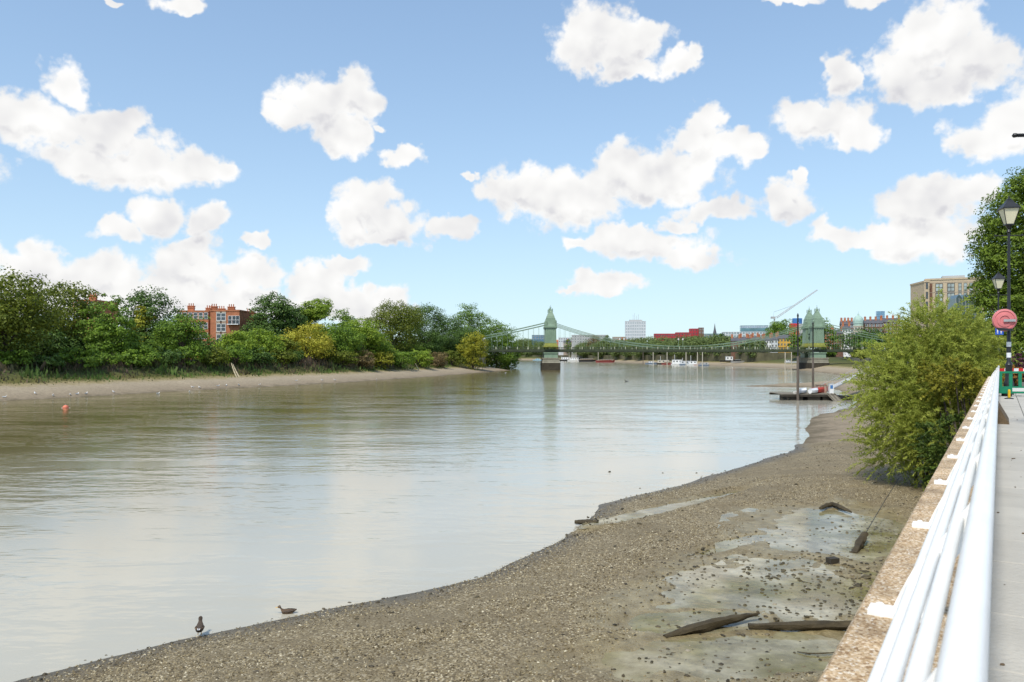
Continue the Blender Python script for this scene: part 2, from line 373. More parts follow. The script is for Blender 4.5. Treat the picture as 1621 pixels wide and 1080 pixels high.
def foreshore_material():
    m = bpy.data.materials.new('gravel_foreshore'); m.use_nodes = True; nt = m.node_tree; N = nt.nodes; L = nt.links
    b = N['Principled BSDF']; b.inputs['Specular IOR Level'].default_value = 0.35
    g = N.new('ShaderNodeNewGeometry'); pos = g.outputs['Position']
    s = N.new('ShaderNodeSeparateXYZ'); L.new(pos, s.inputs[0])
    vo = N.new('ShaderNodeTexVoronoi'); vo.inputs['Scale'].default_value = 21; vo.inputs['Randomness'].default_value = 1.0; L.new(pos, vo.inputs['Vector'])
    wn = N.new('ShaderNodeTexWhiteNoise'); L.new(vo.outputs['Color'], wn.inputs['Vector'])
    cr = N.new('ShaderNodeValToRGB'); el = cr.color_ramp.elements
    st = [(0.0, (.09, .068, .035)), (0.35, (.168, .13, .068)), (0.65, (.24, .188, .10)), (0.86, (.33, .265, .155)), (1.0, (.46, .40, .28))]
    el[0].position = 0; el[0].color = (*st[0][1], 1); el[1].position = 1; el[1].color = (*st[-1][1], 1)
    for p, c in st[1:-1]: e = el.new(p); e.color = (*c, 1)
    L.new(wn.outputs['Value'], cr.inputs[0])
    n = N.new('ShaderNodeTexNoise'); n.inputs['Scale'].default_value = 0.45; n.inputs['Detail'].default_value = 7; n.inputs['Roughness'].default_value = .68; L.new(pos, n.inputs['Vector'])
    mr = N.new('ShaderNodeMapRange'); mr.inputs[1].default_value = .42; mr.inputs[2].default_value = .62; L.new(n.outputs['Fac'], mr.inputs[0])
    mud = N.new('ShaderNodeMix'); mud.data_type = 'RGBA'; mud.inputs[6].default_value = (.22, .18, .115, 1)
    fm = N.new('ShaderNodeMath'); fm.operation = 'MULTIPLY'; fm.inputs[1].default_value = .8; L.new(mr.outputs[0], fm.inputs[0])
    L.new(fm.outputs[0], mud.inputs[0]); L.new(cr.outputs[0], mud.inputs[6]); mud.inputs[7].default_value = (.165, .128, .07, 1)
    # wet margin near the river line and the pools is a darker, glossier mud
    n3 = N.new('ShaderNodeTexNoise'); n3.inputs['Scale'].default_value = 1.6; n3.inputs['Detail'].default_value = 5; L.new(pos, n3.inputs['Vector'])
    wz = N.new('ShaderNodeMath'); wz.operation = 'MULTIPLY_ADD'; wz.inputs[1].default_value = .10; L.new(n3.outputs['Fac'], wz.inputs[0]); L.new(s.outputs[2], wz.inputs[2])
    wet = N.new('ShaderNodeMapRange'); wet.inputs[1].default_value = .04; wet.inputs[2].default_value = .20; wet.inputs[3].default_value = 1; wet.inputs[4].default_value = 0; L.new(wz.outputs[0], wet.inputs[0])
    mw = N.new('ShaderNodeMix'); mw.data_type = 'RGBA'; L.new(wet.outputs[0], mw.inputs[0]); L.new(mud.outputs[2], mw.inputs[6]); mw.inputs[7].default_value = (.085, .07, .048, 1)
    am = N.new('ShaderNodeAttribute'); am.attribute_name = 'mud'
    nm = N.new('ShaderNodeTexNoise'); nm.inputs['Scale'].default_value = 2.4; nm.inputs['Detail'].default_value = 7; nm.inputs['Roughness'].default_value = .7; L.new(pos, nm.inputs['Vector'])
    cm = N.new('ShaderNodeValToRGB'); cm.color_ramp.elements[0].position = .35; cm.color_ramp.elements[1].position = .65
    cm.color_ramp.elements[0].color = (.15, .115, .052, 1); cm.color_ramp.elements[1].color = (.33, .265, .135, 1); L.new(nm.outputs['Fac'], cm.inputs[0])
    mm = N.new('ShaderNodeMix'); mm.data_type = 'RGBA'; fa = N.new('ShaderNodeMath'); fa.operation = 'MULTIPLY'; fa.inputs[1].default_value = .85; L.new(am.outputs['Fac'], fa.inputs[0]); L.new(fa.outputs[0], mm.inputs[0]); L.new(mw.outputs[2], mm.inputs[6]); L.new(cm.outputs[0], mm.inputs[7])
    L.new(mm.outputs[2], b.inputs['Base Color'])
    ro = N.new('ShaderNodeMapRange'); wm_ = N.new('ShaderNodeMath'); wm_.operation = 'MAXIMUM'; L.new(wet.outputs[0], wm_.inputs[0]); L.new(am.outputs['Fac'], wm_.inputs[1]); L.new(wm_.outputs[0], ro.inputs[0]); ro.inputs[3].default_value = .72; ro.inputs[4].default_value = .36; L.new(ro.outputs[0], b.inputs['Roughness'])
    bp = N.new('ShaderNodeBump'); bp.inputs['Strength'].default_value = .9; bp.inputs['Distance'].default_value = .02; bp.invert = True
    L.new(vo.outputs['Distance'], bp.inputs['Height']); L.new(bp.outputs[0], b.inputs['Normal'])
    return m

def water_material():
    m = bpy.data.materials.new('river_water'); m.use_nodes = True; nt = m.node_tree; N = nt.nodes; L = nt.links
    b = N['Principled BSDF']; b.inputs['IOR'].default_value = 1.33; b.inputs['Roughness'].default_value = 0.10; b.inputs['Specular IOR Level'].default_value = 0.5
    g = N.new('ShaderNodeNewGeometry'); pos = g.outputs['Position']
    def noise(scale, detail, st=(1, 1, 1), rough=.55, rz=0.0):
        mp = N.new('ShaderNodeMapping'); mp.inputs['Scale'].default_value = st; mp.inputs['Rotation'].default_value = (0, 0, rz); L.new(pos, mp.inputs[0])
        n = N.new('ShaderNodeTexNoise'); n.inputs['Scale'].default_value = scale; n.inputs['Detail'].default_value = detail; n.inputs['Roughness'].default_value = rough
        L.new(mp.outputs[0], n.inputs['Vector']); return n.outputs['Fac']
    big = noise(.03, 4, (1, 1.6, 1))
    at_ = N.new('ShaderNodeAttribute'); at_.attribute_name = 'shallow'                # high near the shore, low mid-channel; sky and tree reflections painted into mud colour
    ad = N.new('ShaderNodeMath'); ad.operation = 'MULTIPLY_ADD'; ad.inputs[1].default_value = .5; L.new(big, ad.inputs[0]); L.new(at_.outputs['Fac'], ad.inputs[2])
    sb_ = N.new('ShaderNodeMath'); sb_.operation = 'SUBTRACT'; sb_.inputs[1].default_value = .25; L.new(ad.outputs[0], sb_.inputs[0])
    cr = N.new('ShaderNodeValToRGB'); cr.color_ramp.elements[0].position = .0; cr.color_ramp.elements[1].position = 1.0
    cr.color_ramp.elements[0].color = (.15, .122, .045, 1); cr.color_ramp.elements[1].color = (.455, .42, .33, 1)  # olive end stands in for reflected trees, pale end for reflected sky
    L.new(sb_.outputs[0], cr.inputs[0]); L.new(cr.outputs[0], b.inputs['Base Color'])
    patch = noise(.06, 5, (1, 2.6, 1), .62, .12)                            # where the current roughens the surface
    pm = N.new('ShaderNodeMapRange'); pm.inputs[1].default_value = .44; pm.inputs[2].default_value = .60; pm.inputs[3].default_value = .05; pm.inputs[4].default_value = 2.3; L.new(patch, pm.inputs[0])
    w1 = noise(.55, 3, (1, 1.7, 1), .5, .3); w2 = noise(2.6, 3, (1, 1.8, 1), .55, .2)
    a1 = N.new('ShaderNodeMath'); a1.operation = 'MULTIPLY'; L.new(w1, a1.inputs[0]); L.new(pm.outputs[0], a1.inputs[1])
    a2 = N.new('ShaderNodeMath'); a2.operation = 'MULTIPLY_ADD'; a2.inputs[1].default_value = .13; L.new(w2, a2.inputs[0]); L.new(a1.outputs[0], a2.inputs[2])
    bp = N.new('ShaderNodeBump'); bp.inputs['Strength'].default_value = 1.0; bp.inputs['Distance'].default_value = WAVE
    cs_ = N.new('ShaderNodeMapRange'); L.new(at_.outputs['Fac'], cs_.inputs[0]); cs_.inputs[3].default_value = 1.0; cs_.inputs[4].default_value = .5
    a3 = N.new('ShaderNodeMath'); a3.operation = 'MULTIPLY'; L.new(a2.outputs[0], a3.inputs[0]); L.new(cs_.outputs[0], a3.inputs[1]); L.new(a3.outputs[0], bp.inputs['Height']); L.new(bp.outputs[0], b.inputs['Normal'])
    return m
WAVE = 0.042
M_GROUND = ground_material(); M_SHORE = foreshore_material(); M_WATER = water_material()

FX0, FX1, FY0, FY1 = -24.0, 44.0, -6.0, 66.0
def ground_z(X, Y):
    z, sd, left = height(X, Y, 0.0)
    z = z+np.where(sd > 0, fbm(X/7, Y/7, 4, 3)*0.5*np.clip(sd/6, 0, 1), 0)*np.where(left | (Y > 440), 1, .15)
    inn = (X > FX0+3) & (X < FX1-3) & (Y > FY0+3) & (Y < FY1-3) & (z < 4)
    return np.where(inn, np.minimum(z-0.9, -0.5), z-0.04)
gx = np.concatenate([np.linspace(-5000, -260, 40), np.arange(-250, 250, 2.5), np.linspace(260, 5000, 40)])
gy = np.concatenate([np.linspace(-400, -52, 12), np.arange(-50, 480, 2.5), np.arange(480, 1500, 12), np.linspace(1520, 7000, 30)])
tag(link('ground', grid_mesh('ground', gx, gy, ground_z), M_GROUND), kind='structure')
def pool_depth(X, Y):
    q = np.zeros_like(X)+9
    for (cx, cy, rx, ry, an, lv) in POOLS:
        ca, sa = math.cos(an), math.sin(an); q = np.minimum(q, np.hypot(((X-cx)*ca+(Y-cy)*sa)/rx, (-(X-cx)*sa+(Y-cy)*ca)/ry)+np.where(lv == .5, 0, .12))
    return q
fx_, fy_ = np.arange(FX0, FX1, .2), np.arange(FY0, FY1, .2)
shore_me = grid_mesh('foreshore', fx_, fy_, lambda X, Y: height(X, Y, 1.0)[0]); Xs, Ys = np.meshgrid(fx_, fy_)
mud_ = np.clip((1.42-pool_depth(Xs, Ys)-fbm(Xs/1.4, Ys/1.4, 4, 91)*.9)/.35, 0, 1)
shore_me.attributes.new('mud', 'FLOAT', 'POINT').data.foreach_set('value', mud_.astype(np.float32).ravel())
tag(link('foreshore', shore_me, M_SHORE), kind='structure')
rx_ = np.concatenate([np.linspace(-3000, -260, 10), np.arange(-250, 250, 5.0), np.linspace(260, 700, 4)]); ry_ = np.concatenate([np.linspace(-300, -40, 6), np.arange(-35, 620, 5.0), np.linspace(640, 1700, 12)])
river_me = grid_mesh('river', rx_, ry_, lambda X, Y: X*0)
Xr, Yr = np.meshgrid(rx_, ry_); shore_pale = np.clip(1-(seg_dist(Xr, Yr, WR)-6)/np.interp(Yr, [0, 60, 200], [34, 46, 60]), 0, 1)  # rises towards this shore, where bright sky reflection is painted into the colour
river_me.attributes.new('shallow', 'FLOAT', 'POINT').data.foreach_set('value', shore_pale.astype(np.float32).ravel())
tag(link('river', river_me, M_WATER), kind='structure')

def pool_material():
    m = bpy.data.materials.new('pool_water'); m.use_nodes = True; nt = m.node_tree; N = nt.nodes; L = nt.links; N.remove(N['Principled BSDF'])
    g = N.new('ShaderNodeNewGeometry'); n = N.new('ShaderNodeTexNoise'); n.inputs['Scale'].default_value = .5; n.inputs['Detail'].default_value = 6; L.new(g.outputs['Position'], n.inputs['Vector'])
    cr = N.new('ShaderNodeValToRGB'); cr.color_ramp.elements[0].position = .36; cr.color_ramp.elements[1].position = .62
    cr.color_ramp.elements[0].color = (.21, .18, .055, 1); cr.color_ramp.elements[1].color = (.50, .455, .32, 1); L.new(n.outputs['Fac'], cr.inputs[0])
    di = N.new('ShaderNodeBsdfDiffuse'); L.new(cr.outputs[0], di.inputs[0])                  # suspended silt
    tr = N.new('ShaderNodeBsdfTransparent'); tr.inputs[0].default_value = (.93, .92, .86, 1)
    n3 = N.new('ShaderNodeTexNoise'); n3.inputs['Scale'].default_value = 1.1; n3.inputs['Detail'].default_value = 6; n3.inputs['Roughness'].default_value = .65; L.new(g.outputs['Position'], n3.inputs['Vector'])
    mu = N.new('ShaderNodeMapRange'); mu.inputs[1].default_value = .38; mu.inputs[2].default_value = .64; mu.inputs[3].default_value = .36; mu.inputs[4].default_value = .94; L.new(n3.outputs['Fac'], mu.inputs[0])
    mx = N.new('ShaderNodeMixShader'); L.new(mu.outputs[0], mx.inputs[0]); L.new(tr.outputs[0], mx.inputs[1]); L.new(di.outputs[0], mx.inputs[2])
    n2 = N.new('ShaderNodeTexNoise'); n2.inputs['Scale'].default_value = 3; n2.inputs['Detail'].default_value = 3; L.new(g.outputs['Position'], n2.inputs['Vector'])
    bp = N.new('ShaderNodeBump'); bp.inputs['Strength'].default_value = .5; bp.inputs['Distance'].default_value = .012; L.new(n2.outputs['Fac'], bp.inputs['Height'])
    gl = N.new('ShaderNodeBsdfGlossy'); gl.inputs['Roughness'].default_value = .06; L.new(bp.outputs[0], gl.inputs['Normal'])
    fr = N.new('ShaderNodeFresnel'); fr.inputs['IOR'].default_value = 1.33; L.new(bp.outputs[0], fr.inputs['Normal'])
    m2 = N.new('ShaderNodeMixShader'); L.new(fr.outputs[0], m2.inputs[0]); L.new(mx.outputs[0], m2.inputs[1]); L.new(gl.outputs[0], m2.inputs[2]); L.new(m2.outputs[0], N['Material Output'].inputs[0])
    return m
M_POOL = pool_material()
def sheet(V, lv):
    n = len(V); c = np.mean(V, 0)
    W = [(c[0], c[1], lv)]+[(x, y, lv) for x, y in V]
    tag(link('tide_pool', fast_mesh('tide_pool', W, [(0, k+1, (k+1) % n+1) for k in range(n)]), M_POOL), kind='structure')
def ell(q, k=1.12, n=40):
    cx, cy, rx, ry, an, lv = q
    return [(cx+k*(rx*math.cos(t)*math.cos(an)-ry*math.sin(t)*math.sin(an)), cy+k*(rx*math.cos(t)*math.sin(an)+ry*math.sin(t)*math.cos(an))) for t in np.linspace(0, 2*PI, n, endpoint=False)]
big = np.array([p for q in POOLS if q[5] == .5 for p in ell(q)]); bc = big.mean(0)
ang = np.arctan2(big[:, 1]-bc[1], big[:, 0]-bc[0]); rad = np.hypot(*(big-bc).T); V = []
for t in np.linspace(-PI, PI, 48, endpoint=False):
    sel = np.abs((ang-t+PI) % (2*PI)-PI) < .12; r = rad[sel].max() if sel.any() else 3.0
    V.append((bc[0]+r*math.cos(t), bc[1]+r*math.sin(t)))
sheet(V, .5)
for q in POOLS:
    if q[5] != .5: sheet(ell(q), q[5])

def far_Y(px):
    Ys_ = np.arange(440.0, 1400.0, 4.0); return float(Ys_[np.argmax(height((px-CX)/F*Ys_, Ys_)[0] > 1.0)])
def shore_z(x, y): return float(height(np.array([float(x)]), np.array([float(y)]), 1.0)[0][0])
def land_z(x, y): return float(ground_z(np.array([float(x)]), np.array([float(y)]))[0])
# ------------------------------------------------------------------ promenade, river wall, railing
M_CONC = mat('path_concrete', (.45, .43, .38), .85, .09, 1.2, .25, 30, rand=.05)
M_BED = mat('promenade_fill', (.16, .15, .13), .9, .2, 2.0)
M_WALL = mat('river_wall_stone', (.20, .185, .15), .85, .25, 1.1, .4, 9)
def aggregate():
    m = bpy.data.materials.new('exposed_aggregate'); m.use_nodes = True; nt = m.node_tree; N = nt.nodes; L = nt.links
    b = N['Principled BSDF']; b.inputs['Roughness'].default_value = .75; b.inputs['Specular IOR Level'].default_value = .25
    g = N.new('ShaderNodeNewGeometry'); vo = N.new('ShaderNodeTexVoronoi'); vo.inputs['Scale'].default_value = 95; L.new(g.outputs['Position'], vo.inputs['Vector'])
    wn = N.new('ShaderNodeTexWhiteNoise'); L.new(vo.outputs['Color'], wn.inputs['Vector'])
    cr = N.new('ShaderNodeValToRGB'); el = cr.color_ramp.elements
    st = [(0, (.27, .16, .075)), (.3, (.49, .335, .18)), (.6, (.62, .45, .27)), (.85, (.72, .57, .385)), (1, (.82, .74, .61))]
    el[0].color = (*st[0][1], 1); el[1].color = (*st[-1][1], 1)
    for p, c in st[1:-1]: e = el.new(p); e.color = (*c, 1)
    L.new(wn.outputs['Value'], cr.inputs[0])
    n = N.new('ShaderNodeTexNoise'); n.inputs['Scale'].default_value = 2.5; n.inputs['Detail'].default_value = 6; n.inputs['Roughness'].default_value = .7; L.new(g.outputs['Position'], n.inputs['Vector'])
    mr = N.new('ShaderNodeMapRange'); mr.inputs[1].default_value = .35; mr.inputs[2].default_value = .68; mr.inputs[3].default_value = .55; mr.inputs[4].default_value = 1.12; L.new(n.outputs['Fac'], mr.inputs[0])
    hs = N.new('ShaderNodeHueSaturation'); L.new(mr.outputs[0], hs.inputs['Value']); L.new(cr.outputs[0], hs.inputs['Color']); L.new(hs.outputs[0], b.inputs['Base Color'])
    bp = N.new('ShaderNodeBump'); bp.invert = True; bp.inputs['Strength'].default_value = .8; bp.inputs['Distance'].default_value = .006; L.new(vo.outputs['Distance'], bp.inputs['Height']); L.new(bp.outputs[0], b.inputs['Normal'])
    return m
M_AGG = aggregate()
M_RAIL = mat('white_gloss_paint', (.88, .865, .83), .32, .04, 5, .05, 40, spec=.5)
M_RUST = mat('rusty_bolt', (.45, .40, .34), .7, .3, 30)

def offset_poly(pts, d):
    pts = [np.array(p[:2], float) for p in pts]; out = []
    for i, p in enumerate(pts):
        t0 = pts[i]-pts[i-1] if i > 0 else pts[1]-pts[0]; t1 = pts[i+1]-pts[i] if i < len(pts)-1 else t0
        t0 = t0/np.linalg.norm(t0); t1 = t1/np.linalg.norm(t1); n0 = np.array((t0[1], -t0[0])); n1 = np.array((t1[1], -t1[0]))
        m = n0+n1; m /= np.linalg.norm(m); out.append(p+m*d/max(.4, m.dot(n0)))
    return out
def strip(pts, d0, d1, z0, z1):
    A = offset_poly(pts, d0); B = offset_poly(pts, d1); rings = []
    for a, b in zip(A, B): rings.append([(a[0], a[1], z0), (b[0], b[1], z0), (b[0], b[1], z1), (a[0], a[1], z1)])
    return MB().loft(rings)
tag(strip(EMB, .44, 9, -1.0, 5.70).build('promenade', M_BED), kind='structure')
road = strip(EMB, 9, 40, 4.0, 5.66).build('road', mat('asphalt', (.055, .055, .055), .9, .2, 4)); tag(road, kind='structure')

wall = thing('river_wall', 'low riverside wall with tan exposed aggregate coping under the white railing', 'wall')
strip(EMB, .03, .46, -1.2, 6.20).build('wall_face', M_WALL, wall)
seglen = 6.0
for k in range(-1, 9):                                         # cast coping units, joints about 6 m apart
    s0, s1 = k*seglen+1.6, (k+1)*seglen+1.6-.012
    pr = MB(); prof = [(-.53, 6.17), (-.53, 6.285), (-.515, 6.30), (-.075, 6.30), (-.06, 6.285), (-.06, 6.17)]
    pr.loft([[tuple(P(s0, a, z)) for a, z in prof], [tuple(P(s1, a, z)) for a, z in prof]]).build('coping', M_AGG, wall)
strip(EMB[1:], .0, .48, 6.18, 6.30).build('coping', M_WALL, wall)
for s_ in (22.2,):
    b = MB(); poly = [(-.07, 6.25), (.20, 5.74), (-.07, 5.74)]
    b.loft([[tuple(P(s_, a, z)) for a, z in poly], [tuple(P(s_+2.4, a, z)) for a, z in poly]]).build('buttress', mat('dark_aggregate', (.15, .105, .06), .85, .35, 40, .4, 90), wall)

path = tag(strip([tuple(P(-6, .0)[:2]), tuple(P(62, .0)[:2])], -.08, 6.2, 5.70, 5.715).build('path', mat('joint_mortar', (.13, .12, .10), .95, .2, 10)), kind='structure')
slab_cache = {}
s_ = -1.0; k = 0
while s_ < 46:
    ln = (.9, .75, 1.05, .9, .6)[k % 5]; a0 = -.07
    for j, wd in enumerate((.62, .9, .75, .9, .9)):
        off = (.0, .4, .15, .55, .3)[j]
        key = (ln, wd)
        if key not in slab_cache:
            mb = MB(); x, y = wd/2-.004, ln/2-.004; c = .006
            mb.loft([[(-x, -y, 0), (x, -y, 0), (x, y, 0), (-x, y, 0)], [(-x, -y, .038), (x, -y, .038), (x, y, .038), (-x, y, .038)], [(-x+c, -y+c, .044), (x-c, -y+c, .044), (x-c, y-c, .044), (-x+c, y-c, .044)]])
            slab_cache[key] = mb.mesh('paving_slab')
        if j < 2 or s_ > 12:
            c = P(s_+off+ln/2, a0+wd/2, 5.709+random.uniform(0, .004))
            link('paving_slab', slab_cache[key], M_CONC, path, c, (random.uniform(-.003, .003), random.uniform(-.003, .003), ROT_W))
        a0 += wd+.006
    s_ += ln+.004; k += 1
deb = MB()
for _ in range(46):
    s1 = random.uniform(3.5, 26); a1 = random.uniform(-.02, .9); r = random.uniform(.004, .014)
    c = P(s1, a1, 5.755+r*.5); deb.lathe([(r*.5, -r*.5), (r, 0), (r*.6, r*.6)], 6, c, random.random(), random.uniform(.7, 1.6), 1)
tag(deb.build('path_litter', mat('dead_leaf', (.12, .085, .05), .9, .4, 50)), 'small scraps of leaf and grit on the grey paving', 'litter', kind='stuff')

rail = thing('railing', 'white painted tubular railing with raked brackets along the river wall', 'railing')
RAIL_END = 47.0
def along(a, z, r, name, n=14):
    pts = [P(s, a, z) for s in np.linspace(-.6, RAIL_END, 26)]
    MB().tube(pts, r, n).build(name, M_RAIL, rail, True)
along(-.058, EYE-.57, .040, 'handrail', 20)
along(-.146, EYE-.666, .0225, 'rail'); along(-.232, EYE-.817, .0225, 'rail'); along(-.312, EYE-.968, .0225, 'rail')
br = None
for k in range(23):
    s1 = 3.72-2.0+2.0*k
    if br is None:
        mb = MB()                                             # raked web plate, local x = across the wall, z up, from coping level
        web = [(-.40, 0.0), (-.36, .10), (-.305, .215), (-.185, .375), (-.105, .50), (-.062, .50), (-.075, .40), (-.16, .26), (-.235, .10), (-.24, 0.0)]
        mb.prism(web, 'y', -.007, .007)
        br = (mb.mesh('bracket'), MB().box((-.375, 0, .011), (.21, .11, .022)).mesh('foot_plate'),
              MB().lathe([(.016, 0), (.016, .008), (.010, .012)], 6).mesh('bolt'))
    o = link('bracket', br[0], M_RAIL, rail, P(s1, 0, 6.30), (0, 0, ROT_W))
    f = link('foot_plate', br[1], M_RAIL, o)
    for q in (-.035, .035): link('bolt', br[2], M_RAIL, f, (-.44, q, .022))

# ------------------------------------------------------------------ foliage
def leaf_quads(pos, nrm, L, W, r):
    n = len(pos); h = r.normal(size=(n, 3)); t = np.cross(nrm, h); t /= np.linalg.norm(t, axis=1)[:, None]+1e-9; b = np.cross(nrm, t)
    L = np.asarray(L).reshape(-1, 1)*np.ones((n, 1)); W = np.asarray(W).reshape(-1, 1)*np.ones((n, 1))
    V = np.stack([pos-t*L/2, pos+b*W/2-t*L*.05, pos+t*L/2, pos-b*W/2-t*L*.05], 1).reshape(-1, 3)
    return V
def crown_points(blobs, n, r, clump, leaf_per):
    """clumps scattered near the surface of a union of ellipsoids; leaves on each clump's shell"""
    vol = np.array([b[3]*b[4]*b[5] for b in blobs]); pick = r.choice(len(blobs), n, p=vol**(2/3)/np.sum(vol**(2/3)))
    B = np.array(blobs)[pick]; d = r.normal(size=(n, 3)); d /= np.linalg.norm(d, axis=1)[:, None]
    rad = r.uniform(.42, 1.0, n)**.5
    C = B[:, :3]+d*B[:, 3:6]*rad[:, None]*np.array([1, 1, 1.0])
    cr_ = clump*r.uniform(.55, 1.25, n)
    m = leaf_per
    e = r.normal(size=(n, m, 3)); e /= np.linalg.norm(e, axis=2)[:, :, None]; e[:, :, 2] = np.where(r.random((n, m)) < .72, np.abs(e[:, :, 2]), e[:, :, 2])
    q = r.uniform(.25, 1.0, (n, m))**.5
    pos = C[:, None, :]+e*(cr_[:, None]*q)[:, :, None]*np.array([1.1, 1.1, .75])
    nr = e*.8+d[:, None, :]*.5+r.normal(size=(n, m, 3))*.55+np.array([0, 0, .35]); nr /= np.linalg.norm(nr, axis=2)[:, :, None]
    ct = r.uniform(0, 1, n)
    tint = np.clip(.25+.5*ct[:, None]+r.normal(size=(n, m))*.17, 0, 1)
    return pos.reshape(-1, 3), nr.reshape(-1, 3), tint.ravel(), C, ct
M_BARK = mat('bark', (.075, .06, .045), .9, .35, 3, .5, 12)
GREENS = {
 'olive': leafmat('leaf_olive', (0.060, 0.097, 0.013), (0.246, 0.278, 0.031)),
 'mid': leafmat('leaf_mid', (0.068, 0.133, 0.021), (0.246, 0.375, 0.037)),
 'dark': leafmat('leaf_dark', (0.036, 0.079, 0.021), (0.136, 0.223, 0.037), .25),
 'bright': leafmat('leaf_bright', (0.119, 0.213, 0.021), (0.384, 0.491, 0.051)),
 'yellow': leafmat('leaf_yellow', (0.309, 0.261, 0.027), (0.600, 0.593, 0.074)),
 'lime': leafmat('leaf_lime', (0.203, 0.222, 0.021), (0.513, 0.485, 0.051)),
 'far': leafmat('leaf_far', (0.086, 0.136, 0.041), (0.236, 0.290, 0.086)),
 'brown': leafmat('leaf_brown', (0.160, 0.116, 0.051), (0.320, 0.242, 0.102)),
 'rust': leafmat('leaf_rust', (0.214, 0.098, 0.021), (0.513, 0.253, 0.051)),
}
def make_tree(name, label, group, base, height, width, color, leaf=.52, dens=1.0, low=.12, shape='round', seed=0, trunk=True, depth=None, cat='tree', clump=.19):
    r = np.random.default_rng(seed+100); W = width/2; H = height; D = (depth or width)/2
    root = thing(name, label, cat, base, 0, group)
    z0 = H*low; hc = H-z0
    if shape == 'round':
        blobs = [(0, 0, z0+hc*.46, W*.86, D*.8, hc*.50)]
        for k in range(6):
            a = 2*PI*k/6+r.uniform(-.4, .4); zz = z0+hc*r.uniform(.25, .72); q = r.uniform(.45, .62)
            blobs.append((W*q*math.cos(a), D*q*math.sin(a), zz, W*.52, D*.50, hc*r.uniform(.20, .30)))
        blobs.append((r.uniform(-.25, .25)*W, 0, z0+hc*.78, W*.5, D*.5, hc*.24))
    elif shape == 'cone':
        blobs = [(0, 0, z0+hc*t, W*(1.05-t*.75), D*(1.05-t*.75), hc*.24) for t in (.2, .4, .6, .78)]
    elif shape == 'open':
        blobs = []
        for k in range(8):
            a = 2*PI*k/8+r.uniform(-.4, .4); q = r.uniform(.3, .75); zz = z0+hc*r.uniform(.25, .85)
            blobs.append((W*q*math.cos(a), D*q*math.sin(a), zz, W*.32, D*.32, hc*.15))
        blobs.append((0, 0, z0+hc*.8, W*.4, D*.4, hc*.2))
    else:                                                       # low bush
        blobs = [(0, 0, z0+hc*.45, W*.85, D*.85, hc*.52)]
        for k in range(6):
            a = 2*PI*k/6+r.uniform(-.4, .4); q = r.uniform(.45, .62)
            blobs.append((W*q*math.cos(a), D*q*math.sin(a), z0+hc*r.uniform(.25, .6), W*.42, D*.42, hc*.30))
    area = (W*hc*2+W*D)*dens
    ncl = int(np.clip(area/(leaf*leaf)/4.0, 60, 460)*(.6 if shape == 'open' else 1)); per = int(np.clip(area*8.0/(leaf*leaf)/ncl, 24, 60))
    pos, nr, tint, C, ct = crown_points(blobs, ncl, r, W*2*clump*.62, per)
    V = leaf_quads(pos, nr, leaf*r.uniform(.7, 1.35, len(pos)), leaf*.72*r.uniform(.7, 1.3, len(pos)), r)
    link('crown', fast_mesh('crown', V, np.arange(len(V)).reshape(-1, 4), tint), GREENS[color] if isinstance(color, str) else color, root)
    tr = max(.12, W*.055)
    if trunk:
        mb = MB(); top = z0+hc*.5
        mb.tube([(0, 0, -.4), (r.uniform(-.1, .1)*W, 0, z0*.6), (r.uniform(-.12, .12)*W, r.uniform(-.1, .1)*W, z0+hc*.25), (r.uniform(-.15, .15)*W, 0, top)], [tr*1.25, tr, tr*.8, tr*.45], 7)
        mb.build('trunk', M_BARK, root)
        lim = MB()
        for k in r.choice(len(C), min(9, len(C)), replace=False):
            c = C[k]; s0 = np.array((0, 0, z0+hc*r.uniform(.0, .3))); mid = (s0+c)/2+np.array((0, 0, hc*.05))
            lim.tube([s0, mid, c], [tr*.5, tr*.32, tr*.12], 5)
        lim.build('limbs', M_BARK, root)
    else:
        mb = MB()
        for k in range(5):
            a = r.uniform(0, 2*PI); mb.tube([(0, 0, -.3), (W*.3*math.cos(a), D*.3*math.sin(a), H*.35), (W*.6*math.cos(a), D*.6*math.sin(a), H*.6)], [tr*.6, tr*.4, tr*.15], 5)
        mb.build('stems', M_BARK, root)
    return root
def tree_px(name, label, group, px, top, wpx, Y, color, zb=None, **k):
    wpx *= 1.16; c = at(px, top, Y)
    if zb is None: zb = land_z(c[0], c[1])
    return make_tree(name, label, group, (c[0], c[1], zb-.1), c[2]-zb+.1, wpx*Y/F, color, **k)

